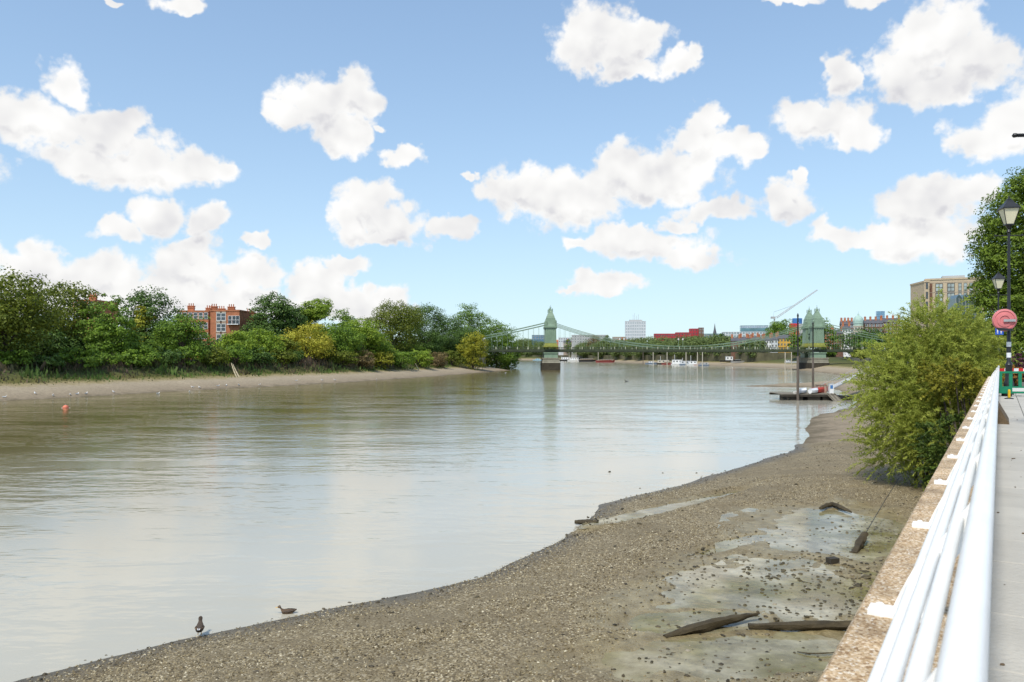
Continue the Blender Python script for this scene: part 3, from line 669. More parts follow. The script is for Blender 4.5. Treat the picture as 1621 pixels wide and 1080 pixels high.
G = 'trees along the far bank'
T = [ # name,label,px,top,width,Y,color,kwargs
 ('plane_tree', 'broad olive topped tree at the outer edge of the far bank wood', 8, 431, 150, 152, 'olive', dict(low=.14, leaf=.54)),
 ('plane_tree', 'wide dark tree beside the brick chimney at the wood edge', 96, 447, 105, 158, 'olive', dict(low=.14, leaf=.54)),
 ('sycamore_tree', 'upright green tree with a notch of red brick on one side', 172, 463, 66, 155, 'mid', dict(low=.05)),
 ('ash_tree', 'dark feathery tree standing over a thin yellowing tree', 246, 460, 96, 172, 'dark', dict(low=.1)),
 ('birch_tree', 'thin yellowish tree in front of the dark feathery tree', 226, 483, 44, 150, 'lime', dict(low=.15, shape='open', dens=1.4)),
 ('sycamore_tree', 'dense bright leaved tree just beside the brick mansion block', 288, 497, 78, 152, 'mid', dict(low=.03)),
 ('sycamore_tree', 'small leafy tree at the foot of the mansion block chimneys', 205, 522, 75, 147, 'mid', dict(low=.03)),
 ('hawthorn_tree', 'low light green tree below the balcony of the brick block', 374, 524, 66, 172, 'bright', dict(low=.03)),
 ('hawthorn_tree', 'low mid green tree between the balcony tree and the yellow tree', 414, 521, 62, 180, 'bright', dict(low=.03)),
 ('cypress_tree', 'tall dark evergreen with a flat double head behind the yellow tree', 428, 465, 66, 214, 'dark', dict(low=.02, clump=.22, dens=1.8, leaf=.55)),
 ('cypress_tree', 'shorter dark evergreen on the shoulder of the tall one', 461, 480, 48, 216, 'dark', dict(low=.02, clump=.22, dens=1.8, leaf=.55)),
 ('maple_tree', 'round yellow leaved tree at the edge of the far bank', 486, 512, 76, 178, 'yellow', dict(low=.02, leaf=.54)),
 ('alder_tree', 'small dull green tree tucked against the yellow tree', 448, 533, 46, 184, 'olive', dict(low=.03)),
 ('ash_tree', 'open pale tree showing sky through its crown', 501, 475, 56, 240, 'bright', dict(low=.2, shape='open', dens=1.5)),
 ('ash_tree', 'pale rounded tree next to the open crowned tree', 545, 489, 52, 246, 'mid', dict(low=.1)),
 ('sycamore_tree', 'full green tree with drooping skirts beyond the yellow tree', 532, 512, 72, 228, 'mid', dict(low=.02)),
 ('willow_tree', 'yellow green willow with a rounded head on the far bank', 574, 505, 60, 236, 'bright', dict(low=.02)),
 ('willow_tree', 'small lime willow leaning out of the wood edge', 603, 533, 36, 238, 'lime', dict(low=.02)),
 ('oak_tree', 'tall olive tree with a domed crown in mid wood', 622, 479, 86, 285, 'olive', dict(low=.08)),
 ('oak_tree', 'dark domed tree beside the tall olive tree', 668, 484, 76, 298, 'dark', dict(low=.08)),
 ('oak_tree', 'dark sloping tree falling towards the bridge', 706, 502, 62, 312, 'dark', dict(low=.05)),
 ('alder_tree', 'small fresh green tree at the water side of the dark oaks', 648, 543, 46, 262, 'mid', dict(low=.02)),
 ('sycamore_tree', 'dull green tree filling the wood below the olive dome', 590, 520, 60, 262, 'mid', dict(low=.02)),
 ('plane_tree', 'tall lumpy crowned green tree beside the bridge end', 745, 482, 60, 398, 'mid', dict(low=.1, leaf=.54)),
 ('plane_tree', 'lower green tree behind the bridge chains', 786, 508, 56, 420, 'mid', dict(low=.1, leaf=.54)),
 ('plane_tree', 'green tree under the chain where it meets the bank', 806, 530, 34, 430, 'mid', dict(low=.1, leaf=.54)),
 ('willow_tree', 'weeping yellow green willow at the bridge abutment', 749, 527, 44, 345, 'lime', dict(low=.01, clump=.2)),
 ('alder_tree', 'little olive tree between the dark oaks and the willow', 710, 547, 24, 322, 'olive', dict(low=.02)),
 ('sycamore_tree', 'dark green tree closing the gap behind the yellow tree', 520, 535, 44, 205, 'mid', dict(low=.02)),
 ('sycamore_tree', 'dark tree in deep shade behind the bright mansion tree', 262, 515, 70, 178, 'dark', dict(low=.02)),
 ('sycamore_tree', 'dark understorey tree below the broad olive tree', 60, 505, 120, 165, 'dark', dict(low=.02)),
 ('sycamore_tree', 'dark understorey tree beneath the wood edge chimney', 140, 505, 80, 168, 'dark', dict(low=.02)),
 ('sycamore_tree', 'olive tree at the outermost end of the wood, partly hidden by the broad one', -40, 470, 130, 160, 'olive', dict(low=.05)),
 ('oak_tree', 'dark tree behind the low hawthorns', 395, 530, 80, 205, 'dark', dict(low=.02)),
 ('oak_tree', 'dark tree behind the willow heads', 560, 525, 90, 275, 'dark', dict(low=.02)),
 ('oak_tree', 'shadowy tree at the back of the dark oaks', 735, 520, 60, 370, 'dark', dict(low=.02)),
]
def bank_Y(px): return F*EYE/(np.interp(px, [-60, 0, 280, 560, 700, 790], [638, 635, 620, 605, 595, 586])-HY)
for i, (nm, lb, px, top, wp, Y, c, kw) in enumerate(T):
    if px < 735: Y = bank_Y(px)*(1.34 if nm in ('cypress_tree', 'oak_tree', 'ash_tree') or 'dark' in lb or 'dark' == c else 1.20)
    kw['low'] = min(kw.get('low', .1), .06) if kw.get('shape') != 'open' else kw['low']
    tree_px(nm, lb, G, px, top, wp, Y, c, seed=i, **kw)
# shrubs at the foot of the wood
SH = [(20,566,46,146,'mid'),(75,572,40,146,'dark'),(128,560,50,150,'mid'),(165,556,44,149,'mid'),(215,562,60,151,'mid'),(262,558,44,153,'dark'),(300,556,50,152,'mid'),
      (336,562,44,160,'olive'),(372,558,44,165,'mid'),(410,560,40,171,'dark'),(445,562,36,178,'olive'),(462,566,30,176,'dark'),(540,566,40,205,'olive'),(570,566,36,215,'brown'),
      (600,566,40,226,'lime'),(632,566,38,240,'mid'),(665,562,34,250,'bright'),(690,566,30,262,'brown'),(716,566,30,280,'olive'),(742,566,26,310,'dark'),(764,566,26,345,'olive'),(780,566,22,366,'dark'),(797,566,18,378,'brown')]
KN = {'mid': 'mid green', 'dark': 'dark green', 'olive': 'olive', 'brown': 'brown seeding', 'lime': 'yellow green', 'bright': 'bright green'}
UNDER = {20: 'the outermost broad olive tree', 75: 'the broad olive tree, in its shade', 128: 'the wood edge chimney', 165: 'the upright notched tree', 215: 'the thin yellowish tree', 262: 'the dark feathery tree', 300: 'the dense mansion block tree',
         336: 'the leaning poles', 372: 'the balcony tree', 410: 'the low mid green tree', 445: 'the yellow tree, on its shaded flank', 462: 'the yellow tree trunk', 540: 'the tree with drooping skirts', 570: 'the rounded willow', 600: 'the small lime willow',
         632: 'the domed olive tree', 665: 'the fresh green waterside tree', 690: 'the dark domed oak', 716: 'the dark sloping oak', 742: 'the weeping willow', 764: 'the bridge abutment trees', 780: 'the bridge end', 797: 'the mud spit by the bridge'}
for i, (px, top, wp, Y, c) in enumerate(SH):
    Y = bank_Y(px)*1.155
    tree_px('bank_shrub', KN[c]+' shrub growing under or beside '+UNDER[px], 'shrubs of the far bank', px, top-12, wp*1.15, Y, c, seed=300+i, shape='bush', trunk=False, low=0.0, cat='shrub', leaf=.5)
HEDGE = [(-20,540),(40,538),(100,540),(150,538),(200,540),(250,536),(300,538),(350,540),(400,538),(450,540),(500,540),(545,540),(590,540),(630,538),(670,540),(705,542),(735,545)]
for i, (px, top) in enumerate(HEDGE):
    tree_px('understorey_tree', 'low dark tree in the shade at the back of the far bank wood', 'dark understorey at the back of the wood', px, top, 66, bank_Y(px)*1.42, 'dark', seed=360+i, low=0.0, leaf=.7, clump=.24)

# reedy weeds and grass on the far bank slope
def bank_weeds():
    r = np.random.default_rng(5); n = 150000
    x = r.uniform(-130, 10, n); y = r.uniform(60, 400, n); z, sd, left = height(x, y)
    k = left & (sd > 11) & (sd < 23) & (r.random(n) < np.clip((sd-10.5)/2.5, .1, 1)); x, y, z, sd = x[k], y[k], ground_z(x[k], y[k]), sd[k]
    n = len(x); h = (.35+.9*r.random(n)**2)*np.clip((sd-10)/5, .35, 1.3)*(1+fbm(x/5, y/5, 2, 9)); w = h*r.uniform(.25, .5, n)+.12; th = r.uniform(0, PI, n)
    dx, dy = np.cos(th)*w/2, np.sin(th)*w/2; lean = r.normal(size=(n, 2))*.25*h[:, None]
    V = np.stack([np.stack([x-dx, y-dy, z-.1], 1), np.stack([x+dx, y+dy, z-.1], 1), np.stack([x+dx*.6+lean[:, 0], y+dy*.6+lean[:, 1], z+h*.8], 1), np.stack([x-dx*.2+lean[:, 0], y-dy*.2+lean[:, 1], z+h], 1)], 1).reshape(-1, 3)
    tint = np.clip(.5+fbm(x/6, y/6, 3, 2)*1.6+r.normal(size=n)*.15+np.clip(15-sd, -6, 4)*.075, 0, 1)
    m = bpy.data.materials.new('weeds'); m.use_nodes = True; N = m.node_tree.nodes; L = m.node_tree.links; b = N['Principled BSDF']; b.inputs['Roughness'].default_value = .8
    a = N.new('ShaderNodeAttribute'); a.attribute_name = 'tint'; cr = N.new('ShaderNodeValToRGB'); el = cr.color_ramp.elements
    el[0].color = (.11, .075, .045, 1); el[1].color = (.10, .17, .025, 1)
    for p, c in ((.3, (.085, .07, .03)), (.5, (.07, .085, .022)), (.75, (.08, .14, .02))): e = el.new(p); e.color = (*c, 1)
    L.new(a.outputs['Fac'], cr.inputs[0]); L.new(cr.outputs[0], b.inputs['Base Color'])
    tag(link('bank_weeds', fast_mesh('bank_weeds', V, np.arange(len(V)).reshape(-1, 4), tint), m), 'rough weeds and grass on the far bank slope', 'weeds', kind='stuff')
bank_weeds()
# ------------------------------------------------------------------ suspension bridge
M_BRG = mat('bridge_green_paint', (.21, .295, .205), .5, .12, .5, spec=.4)
M_BRGD = mat('bridge_deck_green', (.05, .062, .034), .6, .25, .6)
M_BRGY = mat('bridge_gold_green_paint', (.24, .25, .05), .55, .2, .8)
M_PIER = mat('pier_stone', (.27, .25, .19), .85, .2, .5, .3, 2)
M_PIERD = mat('pier_weed_stone', (.055, .045, .03), .8, .3, .6)
M_WHITE = mat('white_paint', (.78, .78, .76), .5, .06, 1.0)
M_BLACK = mat('black_paint', (.018, .019, .021), .4, .2, 4, spec=.5)
BY = 390.0; BH = 5.0                                       # bridge centre line and half width between the two chain planes
TX = [at(871, 0, BY)[0], at(1287, 0, BY)[0]]
bridge = thing('suspension_bridge', 'pale green suspension bridge with ornate towers crossing the river', 'bridge', (0, BY, 0))
def bz(y): return EYE+(HY-y)/F*BY
for tx in TX:
    low = -1.5 if tx < 60 else 0.5
    MB().box((tx, 0, (3.6+low)/2), (8.9, 18.5, 3.6-low)).build('pier_base', M_PIERD, bridge)
    MB().box((tx, 0, 3.9), (8.5, 18.0, .7), taper=.97).box((tx, 0, 4.9), (8.1, 17.6, 1.4)).box((tx, 0, 5.8), (8.5, 18.0, .5)).build('pier_plinth', M_PIER, bridge)
    for sy in (-1, 1):
        cy = sy*BH
        t = thing_ = None
        MB().box((tx, cy, 7.3), (6.6, 5.6, 2.6), taper=.98).box((tx, cy, 8.35), (7.2, 6.2, .5)).build('tower_foot', M_BRG, bridge)
        MB().box((tx, cy, 11.5), (6.9, 5.9, .8)).box((tx, cy, 12.3), (6.3, 5.3, 1.6), taper=.86).build('tower_plinth', M_BRGY, bridge)
        sh = MB().box((tx, cy, 16.6), (5.3, 4.5, 7.2), taper=.95)
        for k in (-2, -1, 0, 1, 2): sh.box((tx+k*1.02, cy-2.22, 16.6), (.34, .3, 6.9))
        sh.build('tower_shaft', M_BRG, bridge)
        MB().box((tx, cy, 20.3), (5.7, 4.9, .5)).box((tx, cy, 20.75), (6.3, 5.5, .45)).box((tx, cy, 21.15), (5.8, 5.0, .4)).build('cornice', M_BRG, bridge)
        prof = [(3.85, 21.3), (3.45, 22.3), (3.2, 23.6), (3.0, 24.7), (3.15, 24.9), (2.75, 25.1), (2.35, 26.2), (1.75, 27.2), (1.45, 27.5), (1.5, 27.8), (1.0, 28.2), (.55, 28.7), (.4, 29.3)]
        MB().lathe(prof, 4, (tx, cy, 0), PI/4, 1.0, .86).build('mansard_roof', M_BRG, bridge)
        fin = MB()
        fin.lathe([(.45, 29.2), (.2, 29.8), (.32, 30.2), (.1, 30.6), (.05, 31.6)], 8, (tx, cy, 0))
        for ax in (-1, 1):
            for ay in (-1, 1): fin.lathe([(.28, 28.3), (.16, 29.0), (.22, 29.3), (.04, 30.0)], 6, (tx+ax*.85, cy+ay*.75, 0))
        fin.build('finial', M_BRG, bridge)
        for ax in (-1, 1):
            MB().box((tx+ax*2.35, cy-2.3, 22.4), (.9, .5, 2.0)).lathe([(.5, 23.4), (.3, 23.9), (.1, 24.4)], 6, (tx+ax*2.35, cy-2.3, 0)).build('dormer', M_BRG, bridge)
    MB().box((tx, 0, 18.9), (3.2, 2*BH, 2.2)).prism([(-3.0, 17.8), (-2.0, 17.8), (-1.4, 16.6), (-2.6, 15.4), (-3.0, 15.4)], 'x', tx-1.4, tx+1.4).prism([(3.0, 17.8), (2.0, 17.8), (1.4, 16.6), (2.6, 15.4), (3.0, 15.4)], 'x', tx-1.4, tx+1.4).build('portal_arch', M_BRG, bridge)
XL, XR = -14.0, 205.0
MB().span(XL, XR, -6.3, 6.3, 8.75, 9.25).build('deck', M_BLACK, bridge)
for sy in (-1, 1):
    MB().span(XL, XR, sy*6.45-.18, sy*6.45+.18, 8.95, 10.15).build('girder', M_BRGD, bridge)
    pp = MB(); x = XL
    pp.span(XL, XR, sy*6.5-.08, sy*6.5+.08, 10.95, 11.08).span(XL, XR, sy*6.5-.06, sy*6.5+.06, 10.6, 10.68)
    while x < XR: pp.span(x, x+.11, sy*6.5-.06, sy*6.5+.06, 10.1, 11.0); x += 1.3
    tag(pp.build('parapet', M_BRGD, bridge), kind='stuff')
    pm_ = MB().span(-.12, .12, -.2, .2, 0, 1.25).mesh('parapet_post'); x = XL+1
    while x < XR: link('parapet_post', pm_, mat('bridge_cream_paint', (.55, .55, .40), .5, .1), bridge, (x, sy*6.52, 10.1)); x += 5.2
def chain_z(x):
    z1 = bz(513); zm = 10.5; mid = (TX[0]+TX[1])/2; h = (TX[1]-TX[0])/2
    if TX[0] <= x <= TX[1]: return zm+(z1-zm)*((x-mid)/h)**2
    d = (TX[0]-x) if x < TX[0] else (x-TX[1]); return z1-d*.245+.0004*d*d*4*.5
hang = MB().tube([(0, 0, 0), (0, 0, 1)], .045, 5).mesh('hanger')
for sy in (-1, 1):
    for dz in (0, 1.1):
        for (a, b) in ((XL+.5, TX[0]-2.2), (TX[0]+2.2, TX[1]-2.2), (TX[1]+2.2, TX[1]+52)):
            xs = np.linspace(a, b, 40); mb = MB()
            mb.loft([[(x, sy*BH-.12, chain_z(x)+dz-.12), (x, sy*BH+.13, chain_z(x)+dz-.14), (x, sy*BH+.12, chain_z(x)+dz+.12), (x, sy*BH-.13, chain_z(x)+dz+.14)] for x in xs])
            mb.build('chain', M_BRG, bridge)
    x = XL+1.6
    while x < TX[1]+50:
        if min(abs(x-TX[0]), abs(x-TX[1])) > 2.6:
            o = link('hanger', hang, M_BRG, bridge, (x, sy*BH, 10.0)); o.scale = (1, 1, max(.5, chain_z(x)-10.0))
        x += 2.55
lamp_head = MB().lathe([(.12, 0), (.38, .5), (.40, .75), (.1, 1.0)], 8).mesh('lamp_globe')
for px in (1074, 1081, 981, 988):
    c = at(px, 549, BY-5.9); l = thing('bridge_lamp', 'white globe lamp on a short post rising from the bridge parapet', 'lamp', (c[0], c[1], 11.3), 0, 'globe lamps on the bridge')
    MB().tube([(0, 0, -.4), (0, 0, 3.0)], [.12, .08], 6).build('post', M_BRG, l); link('lamp_globe', lamp_head, M_WHITE, l, (0, 0, 3.0))
MB().box((XL-3, 0, 4), (8, 17, 10)).build('abutment', M_PIER, bridge)
MB().box((XL+.4, -BH, 12.6), (1.3, 1.3, 6.2), taper=.8).build('anchor_post', M_WHITE, bridge)
MB().box((XL+.4, BH, 12.6), (1.3, 1.3, 6.2), taper=.8).build('anchor_post', M_WHITE, bridge)

# ------------------------------------------------------------------ buildings
M_BRICK = mat('red_brick', (.44, .17, .085), .85, .18, .8, .2, 4)
M_BRICKD = mat('brown_brick', (.17, .09, .06), .85, .2, .8)
M_POT = mat('terracotta', (.40, .14, .07), .8, .2, 3)
M_GLASS = mat('window_glass', (.06, .075, .085), .12, .3, .4, spec=.8)
M_GLASSB = mat('blue_glass', (.10, .20, .30), .12, .25, .15, spec=.8)
M_GLASST = mat('teal_glass', (.10, .20, .22), .15, .25, .2, spec=.7)
M_SLATE = mat('slate_roof', (.10, .10, .11), .7, .2, .8)
M_CREAM = mat('cream_render', (.55, .50, .40), .8, .08, .5)
M_BEIGE = mat('beige_brick', (.50, .40, .27), .85, .1, 1.5)
M_GREY = mat('grey_concrete', (.42, .42, .41), .8, .08, .3)
M_LGREY = mat('pale_cladding', (.60, .62, .63), .6, .07, .3)
M_RED = mat('crimson_cladding', (.42, .045, .055), .6, .15, .25)
M_YEL = mat('ochre_render', (.62, .36, .06), .8, .08, .5)
M_TAN = mat('tan_stone', (.38, .31, .24), .8, .15, .5)
M_COPPER = mat('copper_green', (.38, .52, .45), .6, .12, .8)
M_BLUE = mat('blue_panel', (.06, .18, .42), .4, .2, .4)
unit_win = {}
def window_mesh(w, h):
    k = (round(w, 2), round(h, 2))
    if k not in unit_win:
        f = max(.05, min(w, h)*.09); mb = MB()
        mb.span(-w/2-f, w/2+f, -.10, .02, -f, 0).span(-w/2-f, w/2+f, -.10, .02, h, h+f).span(-w/2-f, -w/2, -.10, .02, 0, h).span(w/2, w/2+f, -.10, .02, 0, h).span(-w/2, w/2, -.08, .02, h*.5-f/2, h*.5+f/2)
        if w > 1.6: mb.span(-f/2, f/2, -.08, .02, 0, h)
        unit_win[k] = (mb.mesh('window'), MB().span(-w/2, w/2, -.03, .02, 0, h).mesh('pane'))
    return unit_win[k]
def building(name, label, px0, px1, top, Y, m, depth=14, zb=6.0, rows=3, cols=4, win=(1.1, 1.6), wm=None, pm=None, roof='flat', chim=0, group=None, rz=None, sill=1.0, floor=3.2, band=None, rm=None, z0=None):
    cx = (px0+px1)/2
    if 815 < cx < 1160 and Y > 700: Y = max(Y, far_Y(cx)*1.05+Y*.04)
    c = at(cx, HY, Y); w = (px1-px0)*Y/F; h = EYE+(HY-top)/F*Y-zb
    ang = -math.atan2(c[0], c[1])*.8 if rz is None else rz
    root = thing(name, label, 'building', (c[0], c[1], zb), ang, group)
    MB().span(-w/2, w/2, 0, depth, -2, h).build('wall', m, root)
    if roof == 'flat':
        MB().span(-w/2-.15, w/2+.15, -.15, depth+.15, h, h+.5).build('parapet', rm or m, root)
    elif roof == 'gable':
        rf = MB().prism([(-.4, h), (depth*.5, h+min(3.0, depth*.3)), (depth+.4, h)], 'x', -w/2-.2, w/2+.2).build('roof', rm or M_SLATE, root)
        for k in range(chim):
            x = -w/2+.6+(w-1.2)*(k/(chim-1) if chim > 1 else .5)
            ch = MB().box((x, depth*.4, h+2.2), (1.3, 1.0, 4.2)).box((x, depth*.4, h+4.35), (1.5, 1.2, .3)).build('chimney', M_BRICK, root)
            for q in (-.4, 0, .4): MB().lathe([(.16, 0), (.13, .7)], 6, (x+q, depth*.4, h+4.4)).build('chimney_pot', M_POT, ch)
    if rows and cols:
        wmsh, pmsh = window_mesh(*win)
        for i in range(rows):
            z = h-(floor*(i+1))+sill
            if z < -1: break
            for j in range(cols):
                x = -w/2+w*(j+.5)/cols
                o = link('window', wmsh, wm or M_WHITE, root, (x, 0, z)); link('pane', pmsh, pm or M_GLASS, o)
    return root, w, h

# brick mansion block behind the trees of the far bank
MY = 250.0
blk, w, h = building('mansion_block', 'red brick mansion block with white windows and a balcony above the trees', 333, 379, 493, MY, M_BRICK, 16, 6.0, 0, 0, rz=0, rm=M_BRICK)
W1, P1 = window_mesh(1.3, 2.1)
for py in (502, 519, 536):
    for px in (346.5, 353.5):
        o = link('window', W1, M_WHITE, blk, ((px-356)*MY/F, 0, EYE+(HY-py)/F*MY-6-1.0)); link('pane', P1, M_GLASS, o)
        MB().span(-.9, .9, -.16, 0, -.45, -.16).span(-.9, .9, -.14, 0, 2.3, 2.62).build('stone_band', M_CREAM, o)
zb_ = EYE+(HY-513)/F*MY-6
bal = MB().span(1.0, 4.6, -1.3, 0, zb_-.25, zb_).build('balcony', M_WHITE, blk)
for k in range(9): MB().span(1.0+k*.44, 1.05+k*.44, -1.3, -1.25, zb_, zb_+1.05).build('baluster', M_BLACK, bal)
MB().span(1.0, 4.6, -1.3, -1.24, zb_+1.05, zb_+1.12).build('handrail', M_BLACK, bal)
W2, P2 = window_mesh(1.0, 2.5)
for x in (1.6, 2.9, 4.0): o = link('french_door', W2, M_WHITE, blk, (x, 0, zb_)); link('pane', P2, M_GLASS if x != 2.9 else M_WHITE, o)
def chimney(root, x, y, z, h_, wd=2.0):
    ch = MB().box((x, y, z+h_/2), (wd, 1.0, h_)).box((x, y, z+h_-.5), (wd+.25, 1.25, .25)).box((x, y, z+h_+.1), (wd+.35, 1.35, .25)).build('chimney', M_BRICK, root)
    for q in (-.34, 0, .34): MB().lathe([(.2, 0), (.15, .35), (.17, .8), (.12, .85)], 8, (x+q*wd, y, z+h_+.2)).build('chimney_pot', M_POT, ch)
chimney(blk, (361-356)*MY/F, 3, h, 1.4); chimney(blk, (340-356)*MY/F, 6, h, 1.0)
b2, w, h = building('mansion_block', 'red brick mansion block with tall chimney stacks behind the evergreen side trees', 281, 330, 494, MY+6, M_BRICK, 14, 6.0, 3, 6, (1.1, 1.9), rz=0)
chimney(b2, (294-305)*MY/F, 4, h, 2.0); chimney(b2, (322-305)*MY/F, 5, h, 1.4); chimney(b2, (330-305)*MY/F, 5, h, 1.9)
b3, w, h = building('mansion_block', 'lower brick block with a grey dormer next to the tall dark evergreen', 380, 402, 500, MY+10, M_BRICK, 14, 6.0, 0, 0, rz=0)
MB().span(-1.9, .6, -.6, 1, h-3.6, h-.8).build('dormer', M_GREY, b3); chimney(b3, -.4, 4, h, 1.5); MB().span(-2, 4, -3.0, 0, h-6.3, h-4.5).build('terrace', M_WHITE, b3)
b4, w, h = building('mansion_block', 'red brick gable with a chimney glimpsed between the broad olive trees', 116, 150, 477, 235, M_BRICK, 14, 6.0, 2, 3, (1.3, 2.2), rz=0)
chimney(b4, (139-133)*235/F, 3, h, 1.8)

# across the river beyond the bridge
building('office_block', 'dark blue glass office behind the green bridge tower', 842, 866, 531, 760, M_GLASSB, 18, rows=2, cols=6, win=(1.6, 1.5), pm=M_GLASS)
building('warehouse', 'long grey flat roofed block behind the bridge chains', 905, 962, 531, 900, M_GREY, 25, rows=3, cols=14, win=(1.6, 1.4))
building('office_block', 'low pale building between the bridge tower and the long grey block', 884, 906, 535, 880, M_LGREY, 20, rows=2, cols=6, win=(1.6, 1.4))
building('office_block', 'tan building at the foot of the white tower block', 970, 991, 534, 980, M_TAN, 20, rows=3, cols=6, win=(1.3, 1.3))
tb, w, h = building('tower_block', 'white gridded tower block with roof aerials', 990, 1022, 509, 1050, M_LGREY, 22, rows=10, cols=9, win=(1.9, 2.2), floor=3.9, sill=.8, pm=mat('pale_glass', (.30, .36, .40), .15, .2, .2, spec=.6))
MB().span(-8, 9, 4, 16, h+.5, h+2.4).build('plant_room', M_GREY, tb)
for x, q in ((-3, 7), (-1, 9), (1.5, 6), (4, 8)): MB().tube([(x, 8, h+2), (x, 8, h+2+q)], .18, 5).build('aerial', M_GREY, tb)
building('red_office', 'long crimson office building, its lowest wing', 1036, 1070, 529, 820, M_RED, 22, rows=3, cols=9, win=(1.4, 1.5), wm=M_RED)
building('red_office', 'crimson office wing with slightly taller roof', 1070, 1094, 527, 824, M_RED, 22, rows=3, cols=6, win=(1.4, 1.5), wm=M_RED)
building('red_office', 'tallest crimson office wing with a brown stair tower', 1092, 1113, 521, 832, M_RED, 22, rows=3, cols=5, win=(1.4, 1.5), wm=M_RED)
building('stair_tower', 'narrow brown stair tower on the end of the crimson offices', 1106, 1114, 519.5, 826, M_BRICKD, 6, rows=2, cols=2)
building('glass_office', 'low blue grey office between the crimson wings and the spire', 1114, 1146, 529, 900, M_GLASST, 20, rows=2, cols=8, win=(2.0, 1.6))
sp = thing('church_spire', 'thin grey church spire rising behind the low office', 'spire', at(1131.5, HY, 1200)*np.array((1, 1, 0))+np.array((0, 0, 6)))
MB().box((0, 0, 16), (5, 5, 32)).build('belfry', M_TAN, sp); MB().lathe([(3.2, 32), (1.2, 41), (.1, 49)], 8).build('steeple', M_SLATE, sp)
building('glass_office', 'wide pale glass office with a curved grey roofline', 1145, 1214, 526, 880, M_LGREY, 30, rows=2, cols=16, win=(2.2, 2.2), pm=M_GLASST, rm=M_LGREY)
building('glass_office', 'teal glass storey set on the roof of the wide office', 1173, 1215, 516, 915, M_GLASST, 20, rows=1, cols=12, win=(2.0, 2.6), pm=M_GLASSB)
# terraced houses on the embankment
HO = [(1158,1172,540,M_BRICKD,'brown brick terraced house with pale windows at the row end'),(1172,1184,539,M_TAN,'tan terraced house between two brick ones'),(1184,1191,540,M_BRICK,'narrow red terraced house beside a white one'),
      (1191,1201,538,M_CREAM,'cream white terraced house with tall sashes'),(1201,1209,540,M_BRICKD,'narrow brown house between the two white houses'),(1209,1221,539,M_WHITE,'white rendered house next to a lilac grey one'),
      (1221,1231,538,M_LGREY,'lilac grey house touching the ochre house'),(1231,1254,536,M_YEL,'ochre yellow boathouse with white windows'),(1254,1263,536,M_BRICKD,'brown house on the far side of the ochre boathouse'),(1263,1274,534,M_TAN,'tan house tucked beside the bridge tower'),
      (1303,1318,528,M_BRICK,'red brick house with white bays past the bridge tower'),(1318,1334,528,M_BRICKD,'dark brick house with red stringcourses past the bridge tower'),(1334,1346,521,M_WHITE,'tall white house with clustered chimneys')]
for (a, b, t, m, lb) in HO:
    building('terraced_house', lb, a, b, t, 560 if a < 1290 else 520, m, 9, 6.0, 3, max(2, int((b-a)/4)), (.9, 1.3), roof='gable', chim=2, group='terraced houses beyond the bridge', floor=2.9, wm=m if m is not M_BRICKD else M_CREAM)
for (a, b, t, m, lb) in ((880,892,541,M_BRICK,'small red house nearest the green bridge tower on the distant shore'),(892,905,542,M_TAN,'small tan house behind the moored barges'),(905,918,543,M_BRICK,'low red roofed house beside the long grey block'),
                         (918,930,543,M_CREAM,'cream house under the bridge chain'),(846,862,541,M_CREAM,'pale cream house behind the near bridge tower'),(820,834,543,M_BRICK,'red house peeping out beside the bridge end trees'),(978,992,541,M_BRICK,'orange red roofed house under the white tower block')):
    building('riverside_house', lb, a, b, t, 850, m, 9, 6.0, 2, 4, (1.0, 1.4), roof='gable', chim=1, group='small houses on the distant shore', rm=M_POT if m is M_BRICK else None)
# domed building and mansion roofs
dm, w, h = building('domed_hall', 'white hall with a pale green copper dome', 1349, 1370, 517, 560, M_CREAM, 14, rows=3, cols=5, roof='flat')
MB().lathe([(3.4, h), (3.4, h+2.2), (3.7, h+2.3), (3.4, h+2.6), (3.5, h+4.0), (3.0, h+6.0), (1.8, h+7.4), (.6, h+8.0), (.5, h+9.0), (.1, h+9.4), (.06, h+11)], 16, (0, 4, 0)).build('dome', M_COPPER, dm, True)
for x in (-4, 4): MB().lathe([(.5, h), (.5, h+1.6), (.1, h+2.4)], 8, (x, 1, 0)).build('turret', M_CREAM, dm)
for (a, b, t, lb) in ((1332,1350,514,'brick mansion with a cluster of tall chimneys beside the green dome'),(1370,1396,512,'slate roofed brick mansion between the green dome and the willow bush'),(1396,1424,510,'brick mansion roof half hidden by the big willow bush')):
    building('mansion_roofs', lb, a, b, t, 545, M_BRICKD, 12, 6.0, 3, 5, (1.2, 1.7), roof='gable', chim=4, group='mansion roofs beyond the bridge')
building('glass_tower', 'slim pale blue glass tower over the mansion roofs', 1388, 1400, 493, 2400, M_GLASSB, 24, rows=12, cols=5, win=(3.4, 3.0), floor=5, wm=M_GLASSB, pm=mat('sky_glass', (.22, .42, .60), .1, .1, .1, spec=.8))
rt, w, h = building('round_tower', 'far tower with a bright blue top beside the bridge tower', 1255, 1270, 513, 1500, M_GREY, 18, rows=0, cols=0)
MB().lathe([(9, h), (9, h+10.5), (8.2, h+11)], 20, (0, 9, 0)).build('blue_drum', M_BLUE, rt)
building('hoarding_block', 'small bright red block below the blue topped tower', 1250, 1264, 513, 800, mat('signal_red', (.62, .04, .05), .5, .1), 6, rows=3, cols=4, win=(1.1, 1.1), wm=mat('signal_red2', (.66, .06, .07)))
